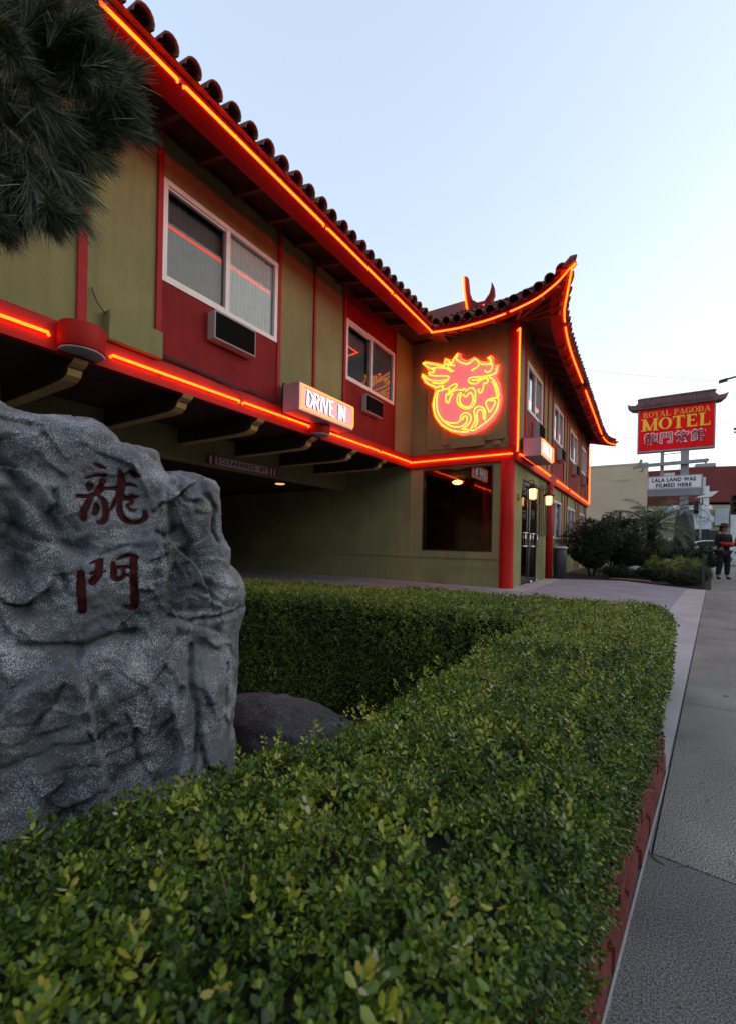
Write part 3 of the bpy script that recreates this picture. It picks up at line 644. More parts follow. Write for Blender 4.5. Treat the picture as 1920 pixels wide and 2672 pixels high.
# --- DRIVE IN box signs
SIGNF = bpy.data.materials.new('lit_white_sign_face'); SIGNF.use_nodes = True
pb = SIGNF.node_tree.nodes['Principled BSDF']; pb.inputs['Base Color'].default_value = (.75,.42,.46,1); pb.inputs['Roughness'].default_value = .4
pb.inputs['Emission Color'].default_value = (1,.42,.48,1); pb.inputs['Emission Strength'].default_value = .06
GLY = {'D': [[(0,.05),(.06,1)], [(0,1),(.35,.95),(.62,.65),(.55,.3),(.3,.05),(0,0)]],
       'R': [[(.05,0),(.08,1)], [(0,.95),(.4,1),(.58,.78),(.4,.55),(.1,.5)], [(.25,.5),(.6,0)]],
       'I': [[(.15,0),(.18,1)]], 'V': [[(0,1),(.3,0),(.55,1.05)]],
       'E': [[(.12,0),(.1,.95)], [(0,.92),(.5,1.05)], [(.1,.52),(.45,.56)], [(.1,.02),(.55,.0)]],
       'N': [[(.02,0),(.06,1)], [(.06,1),(.5,.02)], [(.5,0),(.54,1.05)]]}
def drive_in(label, x, y0, y1, z0, z1, dep):
    t = thing('drive_in_sign', label, 'neon sign', (x-dep, (y0+y1)/2, z0), 'drive in box signs')
    MB().box((x-dep, y0, z0), (x, y1, z1)).build('sign_box', mat('sign_box_paint', (.27,.23,.26), .5, .06, 5), t, bevel=.008)
    MB().box((x, y0+.015, z0+.015), (x+.006, y1-.015, z1-.015)).build('sign_face', SIGNF, t)
    MB().box((x-dep-.04, y0+.02, z0+.0), (x-dep-.002, y1-.02, z1+.04)).build('back_plate', BLACK, t)
    b = MB(); e = .045; X = x+.035
    b.tube([(X,y0+e+.02,z0+e),(X,y1-e-.02,z0+e),(X,y1-e,z0+e+.02),(X,y1-e,z1-e-.02),(X,y1-e-.02,z1-e),(X,y0+e+.02,z1-e),(X,y0+e,z1-e-.02),(X,y0+e,z0+e+.01),(X-.03,y0+e-.02,z0+e)], .012, 6)
    b.build('border_tube', NEONB, t)
    yy = y0+.17; H = (z1-z0)*.55; zz = z0+(z1-z0)*.22; sc = (y1-y0-.34)/5.15
    for ch in "DRIVE IN":
        if ch == ' ': yy += .38*sc; continue
        w = .38 if ch == 'I' else .72
        a = MB(); n_ = MB()
        for st in GLY[ch]:
            P3 = [(x+.010, yy+u*sc*1.0, zz+v*H) for u, v in st]
            for p, q in zip(P3[:-1], P3[1:]): a.beam(p, q, .038, .006, (1,0,0))
            n_.tube([(x+.028, p[1]-.008, p[2]+.006) for p in P3], .006, 6); n_.tube([(x+.028, p[1]+.014, p[2]-.006) for p in P3], .006, 6)
        lt = a.build('letter', BLACK, t); sub(n_, 'letter_tube', NEONW, lt)
        yy += w*sc*1.0
    return t
drive_in('white drive in sign with orange neon border below the two upper front windows', -4.62, 5.05, 6.52, 3.0, 3.45, .34)
drive_in('white drive in sign seen nearly edge on beside the building corner post', -2.02, 9.95, 11.25, 2.93, 3.33, .38)

# --- clearance bar
t = thing('clearance_sign', 'low clearance bar with red and white striped ends above the drive through passage', 'sign', (-6.95, 6.04, 2.37))
SGW = mat('faded_pink_white', (.75,.58,.56), .6, .15, 6)
MB().box((-6.995, 5.13, 2.375), (-6.96, 6.95, 2.535)).build('sign_board', mat('sign_red', (.22,.02,.02), .6), t)
MB().box((-6.96, 5.40, 2.38), (-6.954, 6.68, 2.53)).build('white_panel', SGW, t)
for y in (5.19, 5.31, 6.74, 6.85): MB().box((-6.96, y, 2.38), (-6.954, y+.055, 2.53)).build('white_stripe', SGW, t)
poly_text("CLEARANCE", .14, BLACK, (-6.9535, 5.87, 2.452), (0,1,0), (0,0,1), .003, t, 'lettering', .003, 1.3, cw=.88)
poly_text("8'5\"", .13, BLACK, (-6.9535, 6.54, 2.452), (0,1,0), (0,0,1), .003, t, 'lettering', .003, 1.0)
# --- lamps
WARM = emit('warm_lamp_glow', (1.0, .50, .16), .85); WARM2 = emit('downlight_glow', (1.0, .35, .08), .35)
tag(MB().lathe([(.10,0),(.10,.012),(.13,.014),(.13,.03)], (-8.04, 8.14, 2.405), 20).build('downlight', WARM2), 'small amber downlight glowing in the brown passage ceiling', 'lamp')
t = thing('pendant_lamp', 'glowing pendant lamp hanging inside behind the lobby window', 'lamp', (-4.2, 10.6, 2.3))
MB().lathe([(.02,.05),(.10,.03),(.14,0),(.12,-.04),(.06,-.065),(.0,-.07)], (-4.30, 10.9, 2.60), 20).build('lamp_shade', WARM, t)
MB().tube([(-4.30,10.9,2.63),(-4.30,10.9,2.72)], .03, 8).build('ceiling_mount', TAN, t)
def lantern(label, x, y, z):
    t = thing('wall_lantern', label, 'lantern', (XR-.06, y, z), 'lanterns beside the entrance doors')
    f = MB()
    for dx in (-.075, .075):
        for dy in (-.075, .075): f.beam((x+dx, y+dy, z), (x+dx*1.1, y+dy*1.1, z+.24), .014, .014, (1,0,0))
    for dy in (-.075,.075): f.beam((x-.08, y+dy, z), (x+.08, y+dy, z), .014, .014); f.beam((x+dy, y-.08, z), (x+dy, y+.08, z), .014, .014)
    for dy in (-.0,): f.beam((x+.078, y, z), (x+.086, y, z+.24), .008, .008, (1,0,0)); f.beam((x, y-.078, z), (x, y-.086, z+.24), .008, .008, (1,0,0))
    f.build('frame', BLACK, t)
    MB().lathe([(.15,0),(.14,.02),(.07,.09),(.02,.11),(.015,.15),(.0,.16)], (x, y, z+.24), 16).build('roof_cap', BLACK, t)
    MB().lathe([(.06,.0),(.075,.012),(.082,.23),(.07,.235)], (x, y, z+.002), 4*4).build('glass_shade', WARM, t)
    MB().tube([(XR-.055, y, z+.02), (XR+.02, y, z+.05), (XR+.05, y, z+.40), (x, y, z+.44), (x, y, z+.38)], .010, 6).box((XR-.06, y-.04, z-.02), (XR-.045, y+.04, z+.14)).build('bracket', BLACK, t)
lantern('glowing amber wall lantern with black cap between red column and entrance doors', -2.2, 10.12, 1.98)
lantern('smaller-looking glowing amber lantern on the far side of the entrance doors', -2.2, 11.95, 2.00)
t = thing('trash_can', 'slim dark grey trash can in front of the thin red column', 'trash can', (-2.2, 13.75, 0))
BIN = mat('bin_plastic', (.035,.04,.045), .5, .1, 5)
MB().lathe([(.15,0),(.17,.01),(.19,.86),(.18,.87)], (-2.2,13.75,.005), 20).build('bin_body', BIN, t)
MB().lathe([(.215,0),(.22,.02),(.19,.06),(.12,.08),(.115,.05)], (-2.2,13.75,.875), 20).build('bin_lid', mat('bin_lid_metal', (.30,.31,.32), .4), t)

# --- tall motel sign (three panels on posts)
SG = thing('motel_sign', 'tall red ROYAL PAGODA MOTEL pole sign with pagoda roof and marquee board', 'sign', (1.15, 24, 0))
SY = 23.85
MB().box((-.56, SY, 5.38), (2.32, SY+.35, 7.38)).build('sign_cabinet', GREYP, SG)
MB().box((-.51, SY-.008, 5.45), (2.27, SY-.001, 7.36)).build('sign_face', mat('sign_red_face', (.80,.010,.014), .5, .05, 2, spec=.05), SG)
YEL = mat('yellow_paint', (.90,.50,.02), .4, .05, 4); ORG = mat('orange_paint', (.85,.30,.02), .4, .05, 4)
TH, TN = .24, .10
def vs(x, a=0, b=1): return [(x-TH/2,a),(x+TH/2,a),(x+TH/2,b),(x-TH/2,b)]
def hs(x0, x1, z, t=TN): return [(x0,z-t/2),(x1,z-t/2),(x1,z+t/2),(x0,z+t/2)]
def srf(x, z): return [(x-.22,z-.035),(x+.22,z-.035),(x+.22,z+.035),(x-.22,z+.035)]
def arc(cxx, czz, rx, rz, a0, a1, n=12):
    P = []; 
    for i in range(n):
        t0 = R(a0+(a1-a0)*i/n); t1 = R(a0+(a1-a0)*(i+1)/n)
        f = lambda t: TN*.5+(TH-TN)*.5*abs(math.cos(t))
        P.append([(cxx+(rx-f(t0))*math.cos(t0), czz+(rz-f(t0)*.6)*math.sin(t0)), (cxx+(rx+f(t0))*math.cos(t0), czz+(rz+f(t0)*.6)*math.sin(t0)), (cxx+(rx+f(t1))*math.cos(t1), czz+(rz+f(t1)*.6)*math.sin(t1)), (cxx+(rx-f(t1))*math.cos(t1), czz+(rz-f(t1)*.6)*math.sin(t1))])
    return P
def dia(x0, z0, x1, z1, w): return [(x0-w/2,z0),(x0+w/2,z0),(x1+w/2,z1),(x1-w/2,z1)]
SER = {'M': (1.25, [vs(1.02), dia(.18,1,.6,.02,.24), dia(1.02,1,.6,.02,.10), vs(.18)[:], srf(.14,.03), srf(1.04,.03), srf(.12,.97), srf(1.06,.97)]),
 'O': (1.0, arc(.5,.5,.38,.46,0,360,20)), 'T': (.95, [vs(.47), hs(.05,.9,.95), dia(.08,.74,.08,1,.06), dia(.87,.74,.87,1,.06), srf(.47,.03)]),
 'E': (.9, [vs(.25), hs(.1,.78,.95), hs(.1,.82,.05), hs(.25,.62,.52), dia(.8,.0,.8,.26,.06), dia(.76,.76,.76,1,.06), dia(.62,.4,.62,.64,.05)]),
 'L': (.88, [vs(.27), hs(.1,.8,.05), dia(.8,.0,.8,.3,.06), srf(.27,.97)]),
 'R': (1.0, [vs(.25), hs(.1,.5,.95), hs(.2,.5,.5)] + arc(.5,.725,.22,.225,-90,90,8) + [dia(.5,.5,.82,0,.22), srf(.25,.03), srf(.85,.03)]),
 'Y': (.9, [dia(.15,1,.45,.45,.2), dia(.78,1,.47,.45,.1), vs(.46,0,.5), srf(.46,.03), srf(.15,.97), srf(.78,.97)]),
 'A': (1.0, [dia(.46,1,.18,0,.09), dia(.46,1,.80,0,.22), hs(.28,.68,.32,.08), srf(.16,.03), srf(.82,.03)]),
 'P': (.88, [vs(.25), hs(.1,.5,.95), hs(.2,.5,.46), srf(.25,.03)] + arc(.48,.705,.24,.245,-90,90,8)),
 'G': (1.02, arc(.5,.5,.38,.46,40,330,16) + [vs(.80,.05,.45), srf(.76,.46)]),
 'D': (1.0, [vs(.25), hs(.1,.45,.95), hs(.1,.45,.05)] + arc(.42,.5,.38,.45,-90,90,10))}
def serif(word, x0, x1, z0, z1, m, y):
    W_ = sum(SER[c][0] if c != ' ' else .5 for c in word); sc = (x1-x0)/W_; xx = x0
    for c in word:
        if c == ' ': xx += .5*sc; continue
        a = MB()
        for i, p in enumerate(SER[c][1]):
            a.prism([(xx+u*sc, y-.0012*i, z0+v*(z1-z0)) for u, v in p], (0, .02, 0))
        a.build('letter', m, SG); xx += SER[c][0]*sc
serif('ROYAL PAGODA', -.36, 2.14, 6.98, 7.24, ORG, SY-.03)
serif('MOTEL', -.38, 2.16, 6.37, 6.92, YEL, SY-.03)
PW = mat('white_outline_paint', (.85,.74,.76), .4, .05, 4); PR = mat('dark_red_paint', (.30,.015,.03), .4, .05, 4)
for i, ch in enumerate('龍門旅館'):
    px = -.02+.58*i
    poly_text(ch, .52, PW, (px, SY-.009, 5.95), (1,0,0), (0,0,1), .012, SG, 'character_outline', .030)
    poly_text(ch, .52, PR, (px, SY-.024, 5.95), (1,0,0), (0,0,1), .006, SG, 'character', .003)
# pagoda roof on the sign
PAG = mat('pagoda_tile', (.15,.075,.075), .7, .2, 5, .3, 30)
a = MB(); CXs = .88
prof = [(-1.42,7.36),(-1.62,7.40),(-1.80,7.52),(-1.86,7.62),(-1.84,7.50),(-1.80,7.62),(-1.6,7.56),(-1.45,7.58),(-1.36,7.78),(-1.40,7.84),(1.40,7.84),(1.36,7.78),(1.45,7.58),(1.6,7.56),(1.80,7.62),(1.86,7.62),(1.80,7.52),(1.62,7.40),(1.42,7.36)]
prof = [(-1.45,7.38),(-1.66,7.42),(-1.82,7.56),(-1.86,7.68),(-1.72,7.62),(-1.52,7.60),(-1.38,7.76),(-1.46,7.88),(-1.30,7.84),(1.30,7.84),(1.46,7.88),(1.38,7.76),(1.52,7.60),(1.72,7.62),(1.86,7.68),(1.82,7.56),(1.66,7.42),(1.45,7.38)]
a.prism([(CXs+x, SY-.12, z) for x, z in prof], (0, .6, 0)); a.build('pagoda_roof', PAG, SG)
a = MB()
for i in range(22): x = CXs-1.28+2.56*i/21; a.tube([(x, SY-.17, 7.44), (x, SY-.125, 7.60), (x, SY-.12, 7.80)], .032, 6)
a.beam((CXs-1.45, SY-.14, 7.41), (CXs+1.45, SY-.14, 7.41), .05, .07); a.beam((CXs-1.38, SY-.1, 7.85), (CXs+1.38, SY-.1, 7.85), .10, .06); a.build('roof_tile_rows', PAG, SG)
MB().box((.36, SY+.08, 4.2), (.50, SY+.22, 5.38)).build('post', GREYP, SG)
MB().box((1.12, SY+.05, .0), (1.42, SY+.3, 5.38)).build('post', GREYP, SG)
a = MB(); a.tube([(.5, SY+.12, 5.25), (1.15, SY+.12, 5.27)], .02, 6); a.build('brace', GREYP, SG)
MB().beam((-.38, SY-.05, 4.76), (2.0, SY-.05, 4.82), .14, .15).build('crossbar', GREYP, SG)
for (bx, s_) in ((-.42, 1),):
    a = MB(); a.obox((bx, SY-.1, 4.90), (.05,0,.14), (0,.08,0), (.05,0,-.02)); a.obox((bx-.1, SY-.1, 4.72), (.18,0,.03), (0,.08,0), (0,0,.045)); a.obox((bx+.1, SY-.1, 4.58), (.05,0,.1), (0,.08,0), (.06,0,0)); a.build('spotlight', GREYP, SG)
a = MB(); a.obox((2.02, SY-.08, 4.80), (.06,0,.07), (0,.07,0), (.05,0,-.05)); a.build('spotlight', GREYP, SG)
MB().box((-.13, SY-.02, 3.62), (1.90, SY+.3, 4.24)).build('marquee_box', mat('marquee_frame', (.42,.43,.45), .5, .06, 4), SG)
MB().box((-.08, SY-.03, 3.68), (1.85, SY-.021, 4.19)).build('marquee_face', mat('marquee_white', (.80,.83,.86), .4, .05, 3), SG)
MB().box((-.13, SY-.01, 3.32), (1.90, SY+.29, 3.615)).build('marquee_base', mat('marquee_grey', (.24,.25,.28), .6, .08, 3), SG)
MB().box((1.92, SY+.0, 3.34), (2.02, SY+.29, 4.10)).build('marquee_side', WHITE, SG)
MK = mat('marquee_letter_black', (.02,.02,.03), .5)
poly_text("LALA LAND WAS", .235, MK, (.86, SY-.034, 4.045), (1,0,0), (0,0,1), .004, SG, 'lettering', .010, 1.15, cw=1.62)
poly_text("FILMED HERE", .235, MK, (.86, SY-.034, 3.80), (1,0,0), (0,0,1), .004, SG, 'lettering', .010, 1.15, cw=1.32)

# ================================================================== CARVED BOULDER
def mesh_np(name, v, f, m, parent=None, smooth=True, attr=None):
    "mesh from numpy arrays; f is (n,k)"
    me = bpy.data.meshes.new(name); nv, nf, k = len(v), len(f), f.shape[1]
    me.vertices.add(nv); me.vertices.foreach_set('co', v.astype(np.float32).ravel())
    me.loops.add(nf*k); me.loops.foreach_set('vertex_index', f.astype(np.int32).ravel())
    me.polygons.add(nf); me.polygons.foreach_set('loop_start', np.arange(0, nf*k, k, dtype=np.int32)); me.polygons.foreach_set('loop_total', np.full(nf, k, dtype=np.int32))
    me.update(calc_edges=True)
    if smooth: me.polygons.foreach_set('use_smooth', np.ones(nf, dtype=bool))
    if attr is not None:
        a = me.attributes.new('tone', 'FLOAT', 'POINT'); a.data.foreach_set('value', attr.astype(np.float32))
    me.materials.append(m); o = bpy.data.objects.new(name, me); C.objects.link(o)
    if parent: o.parent = parent; o.matrix_parent_inverse = Matrix.Translation(-Vector(parent.location)) if parent.type == 'EMPTY' else Matrix()
    return o
bd = Vector((-.891, .454, 0)); br_ = Vector((.454, .891, 0)); BD = 1.93        # facing of the boulder's front
b0 = bd * BD
def bsz(u, v): p = at_plane(u, v, b0, bd); return ((p-b0).dot(br_), p.z)
def crop(cxx, cyy): return bsz(cxx*.4492, 849+cyy*.4492)
outl = [bsz(*p) for p in [(522,1640),(519,1590),(528,1520),(528,1490),(532,1400),(545,1338),(548,1312),(536,1278),(513,1250),(513,1215),(500,1192),(490,1168),(488,1120),(489,1085),(478,1066),(440,1048),(405,1040),(368,1040),(358,1028),(352,1004),(338,993),(300,984),(272,978),(250,958),(232,936),(210,924),(165,921),(120,916),(85,914),(60,910),(20,898),(6,886),(-10,870),(-60,880),(-200,930),(-290,1060),(-330,1250),(-350,1500),(-360,1800)]]
outl = [(s, z) for s, z in outl]; outl[0] = (outl[0][0]-.0, outl[0][1])
outl = [(outl[0][0]+.02, -.42)] + outl + [(outl[-1][0], -.42)]
OP = np.array(outl)
STEP = .0055
s0_, s1_ = OP[:,0].min()-.02, OP[:,0].max()+.02; z0_, z1_ = -.42, OP[:,1].max()+.02
gs = np.arange(s0_, s1_, STEP); gz = np.arange(z0_, z1_, STEP); GS, GZ = np.meshgrid(gs, gz)
def inside(P, x, y):
    c = np.zeros(x.shape, bool); n = len(P)
    for i in range(n):
        x1, y1 = P[i]; x2, y2 = P[(i+1) % n]
        if y1 == y2: continue
        k = ((y1 > y) != (y2 > y)) & (x < (x2-x1)*(y-y1)/(y2-y1)+x1); c ^= k
    return c
def segd(P, x, y, closed=True):
    d = np.full(x.shape, 1e9); n = len(P)
    for i in range(n if closed else n-1):
        ax, ay = P[i]; bx, by = P[(i+1) % n]; vx, vy = bx-ax, by-ay; L = vx*vx+vy*vy+1e-12
        t = np.clip(((x-ax)*vx+(y-ay)*vy)/L, 0, 1); d = np.minimum(d, np.hypot(x-ax-t*vx, y-ay-t*vy))
    return d
def vnoise(shape_pts, scale, seed, octs=4, ridged=False):
    r = np.random.default_rng(seed); x = shape_pts[0]*scale; y = shape_pts[1]*scale; out = np.zeros(x.shape); amp = 1; tot = 0
    for o in range(octs):
        T_ = r.random((64,64)); xi = np.floor(x).astype(int); yi = np.floor(y).astype(int); fx = x-xi; fy = y-yi; fx = fx*fx*(3-2*fx); fy = fy*fy*(3-2*fy)
        g = lambda a, b: T_[a % 64, b % 64]
        n = (g(xi,yi)*(1-fx)+g(xi+1,yi)*fx)*(1-fy)+(g(xi,yi+1)*(1-fx)+g(xi+1,yi+1)*fx)*fy; n = n*2-1
        if ridged: n = 1-2*np.abs(n)
        out += n*amp; tot += amp; amp *= .5; x = x*2.03+7.1; y = y*2.03+3.7
    return out/tot
# wobble the outline slightly
ws = GS + .012*vnoise((GS,GZ), 14, 3); wz = GZ + .012*vnoise((GS,GZ), 14, 5)
IN = inside(OP, ws, wz); DI = segd(OP, ws, wz); DI[~IN] = 0
prof = 1-np.exp(-DI/.055)
Fh = .17*prof + .05*(1-np.exp(-DI/.3))
def gb(c, r, h, rz=None):
    global Fh
    s, z = crop(*c); rz = rz or r; k = .4492*1.1779*BD/FPX*1.25
    Fh = Fh + h*np.exp(-(((GS-s)/(r*k))**2+((GZ-z)/(rz*k))**2))*prof
def groove(pts, w, d, soft=1.0):
    global Fh
    P = [crop(*p) for p in pts]; k = .4492*1.1779*BD/FPX*1.25
    x = GS + .006*vnoise((GS,GZ), 30, 11); y = GZ + .006*vnoise((GS,GZ), 30, 13)
    dd = segd(P, x, y, False); Fh = Fh - 1.25*d*np.exp(-(dd/(w*k))**2)*1.0
def sstep(e0, e1, x): t = np.clip((x-e0)/(e1-e0), 0, 1); return t*t*(3-2*t)
# set-back right lobe, bulging foot
sr, _ = crop(815, 700); _, zl = crop(900, 1110)
wav = .012*vnoise((GS,GZ), 9, 21)
Fh -= .05*sstep(sr-.012, sr+.012, GS+wav)*sstep(zl-.02, zl+.02, GZ+wav)*prof
Fh += .07*sstep(zl+.0, zl-.30, GZ+.5*wav)*prof*sstep(.45, .1, GS)
gb((960,620),110,.045,150); gb((1080,970),105,.085,80); gb((1080,840),60,.03,50); gb((900,900),60,-.03,90); gb((560,300),120,.02); gb((200,300),160,.03,90); gb((600,950),170,.02,110)
gb((60,700),70,-.04,160); gb((300,1350),140,.03,60); gb((120,880),50,-.03,130); gb((500,1900),200,.05,120); gb((1000,1800),110,.04,200); gb((300,1550),90,-.02,160); gb((980,1400),50,.03,110); gb((730,1350),90,-.02,120)
for p, w, d in [([(790,350),(830,450),(800,560),(815,700),(780,780),(810,900),(800,1040),(810,1110)], 9, .022), ([(810,1120),(900,1140),(1000,1130),(1190,1100)], 9, .03), ([(600,290),(700,350),(780,410)], 7, .012),
 ([(860,470),(870,560),(890,595),(930,602)], 7, .018), ([(970,470),(975,560),(1040,620),(1030,720),(1050,780)], 10, .03), ([(930,980),(1000,1020),(1020,1090)], 9, .025), ([(760,740),(800,760),(840,720)], 8, .02),
 ([(0,400),(100,480),(230,600),(310,700),(370,790),(450,830)], 20, .045), ([(300,560),(320,640),(400,730)], 10, .02), ([(60,830),(130,900),(160,1100)], 26, .03), ([(100,700),(200,760),(330,790),(440,810)], 12, .02),
 ([(0,1000),(60,1130),(130,1225),(300,1240),(440,1240),(560,1190),(660,1180)], 11, .028), ([(50,1290),(65,1400),(70,1560)], 11, .035), ([(370,1350),(290,1480),(220,1590)], 9, .015), ([(500,1610),(570,1550)], 8, .018),
 ([(370,1730),(500,1690),(650,1640),(690,1690)], 9, .012), ([(660,1560),(660,1630)], 6, .02), ([(910,1250),(905,1400),(930,1500),(920,1650),(890,1750)], 9, .03), ([(860,1420),(830,1520),(760,1590)], 8, .018), ([(800,1260),(740,1400),(700,1500)], 9, .012),
 ([(1090,1350),(1070,1470),(1060,1560)], 9, .022), ([(640,1200),(560,1330),(480,1400)], 14, .012), ([(220,2030),(300,1960),(400,1900),(600,1750),(700,1700)], 14, .018), ([(0,210),(60,222),(140,240),(180,250)], 9, .03), ([(350,930),(360,1000),(390,1020)], 9, .018), ([(940,1620),(960,1740),(1000,1790)], 9, .015), ([(480,850),(600,800),(690,800)], 7, .010), ([(160,140),(260,150),(330,170)], 7, .012), ([(150,1640),(260,1600),(420,1540)], 10, .012), ([(0,1760),(120,1740),(240,1690)], 12, .014)]:
    groove(p, w, d)
fade = prof
rf = np.random.default_rng(77)
def facets(n, gr, seed, sharp):
    g = np.random.default_rng(seed); cs = g.uniform(GS.min(), GS.max(), n); cz_ = g.uniform(GZ.min(), GZ.max(), n); ga = g.normal(size=(n,2))*gr; hh = g.normal(size=n)*gr*.04
    x = GS + .03*vnoise((GS,GZ), 8, seed+1, 3); y = GZ*.8 + GS*.25 + .03*vnoise((GS,GZ), 8, seed+2, 3); num = np.zeros(GS.shape); den = np.zeros(GS.shape); D0 = np.full(GS.shape, 1e9)
    for i in range(n): D0 = np.minimum(D0, (x-cs[i])**2+(y-cz_[i]*.8)**2)
    for i in range(n):
        d2 = (x-cs[i])**2+(y-cz_[i]*.8)**2; w = np.exp(-(d2-D0)/sharp); num += w*(hh[i]+ga[i,0]*(x-cs[i])+ga[i,1]*(y-cz_[i]*.8)); den += w
    return num/den
cs_, cz0 = crop(560, 770); calm = 1-.85*np.exp(-(np.abs((GS-cs_)/.17)**4+np.abs((GZ-cz0)/.30)**4))
Fh += (facets(46, .24, 5, .00035) + facets(190, .20, 9, .00009))*fade*calm
Fh += (.030*vnoise((GS*.8+GZ*.5,GZ*.8-GS*.3), 4.0, 31, 4, True) + .012*vnoise((GS*1.2+GZ*.5,GZ*.8-GS*.3), 13, 33, 3, True) + .0045*vnoise((GS,GZ), 48, 35, 3))*fade
# characters, engraved
def ch(pts): return [((190+x/5.967)/1.1779, (1210+y/5.967)/1.1779) for x, y in pts]
STK = [([(370,112),(450,145),(540,182)],(30,60,26)), ([(260,318),(400,280),(540,272)],(22,36,34)), ([(500,345),(480,400),(440,460),(405,525)],(80,60,70,60)), ([(268,410),(320,430),(300,480)],(40,75,50)),
 ([(140,575),(300,570),(420,520),(500,465),(600,458),(720,450),(800,400),(900,398),(975,430)],(44,48,60,50,42,60,50,44,30)), ([(330,600),(270,720),(238,800),(240,895)],(60,78,80,70)), ([(430,560),(500,620),(540,740),(530,880),(490,940),(420,932)],(30,56,70,66,60,30)), ([(400,690),(415,750),(390,825)],(50,70,50)),
 ([(730,205),(758,300),(755,420),(735,520),(738,640),(735,760),(775,865),(870,930),(960,940),(1060,900),(1092,840),(1085,775)],(36,84,90,90,56,70,64,50,46,56,66,44)), ([(690,590),(650,680),(600,770)],(46,44,24)), ([(880,212),(950,262),(1030,296)],(30,62,18)), ([(750,500),(790,585),(870,590),(960,575),(1000,572)],(60,50,44,36,18)), ([(870,540),(940,560)],(30,26)), ([(870,600),(915,655),(845,690),(850,725),(890,760),(965,765)],(34,34,34,26,30,22)),
 ([(200,1612),(208,1800),(220,2000),(222,2165)],(80,104,108,100)), ([(320,1502),(400,1472),(495,1450)],(20,36,44)), ([(450,1460),(452,1560),(430,1660),(350,1770)],(90,80,100,80)), ([(330,1636),(440,1620),(545,1604)],(30,30,22)),
 ([(640,1490),(650,1600),(655,1690),(730,1712),(800,1660),(860,1664)],(50,70,70,54,50,20)), ([(690,1452),(780,1412),(900,1392),(985,1430)],(20,34,44,36)), ([(660,1560),(760,1545),(880,1552)],(44,40,40)), ([(790,1550),(780,1660)],(40,40)),
 ([(925,1420),(922,1600),(930,1800),(945,2000),(930,2105),(860,2110),(790,2078)],(84,84,86,96,90,50,18))]
ribs = []; kk = 1/5.967*BD/FPX*1.12
MASK = np.full(GS.shape, 1e9)
for pts, wd in STK:
    P = [bsz(*p) for p in ch(pts)]; W_ = [w*kk*.5*.80 for w in wd]
    # resample smooth
    P3 = cat([(a, b, w) for (a, b), w in zip(P, W_)], 5); ribs.append(P3)
    for p in P3: MASK = np.minimum(MASK, np.hypot(GS-p.x, GZ-p.y)-p.z)
cutm = sstep(.004, -.004, MASK)
flat_s = Fh.copy()
Fh -= .012*cutm
Fb = -(.45*(1-np.exp(-DI/.22)) + .05*vnoise((GS,GZ), 5, 41))*np.where(DI > 0, 1, 0)
nz, ns = GS.shape
def world(S_, Z_, H_): return np.array(b0)[None,None]*np.array([1,1,0]) + S_[...,None]*np.array(br_) + Z_[...,None]*np.array([0,0,1.]) - H_[...,None]*np.array(bd)
front = world(GS, GZ, Fh); back = world(GS, GZ, Fb)
V = np.concatenate([front.reshape(-1,3), back.reshape(-1,3)]); idx = np.arange(nz*ns).reshape(nz, ns)
cell = IN[:-1,:-1] & IN[1:,:-1] & IN[:-1,1:] & IN[1:,1:]
q = np.stack([idx[:-1,:-1], idx[:-1,1:], idx[1:,1:], idx[1:,:-1]], -1)[cell]
qb = (q + nz*ns)[:, ::-1]
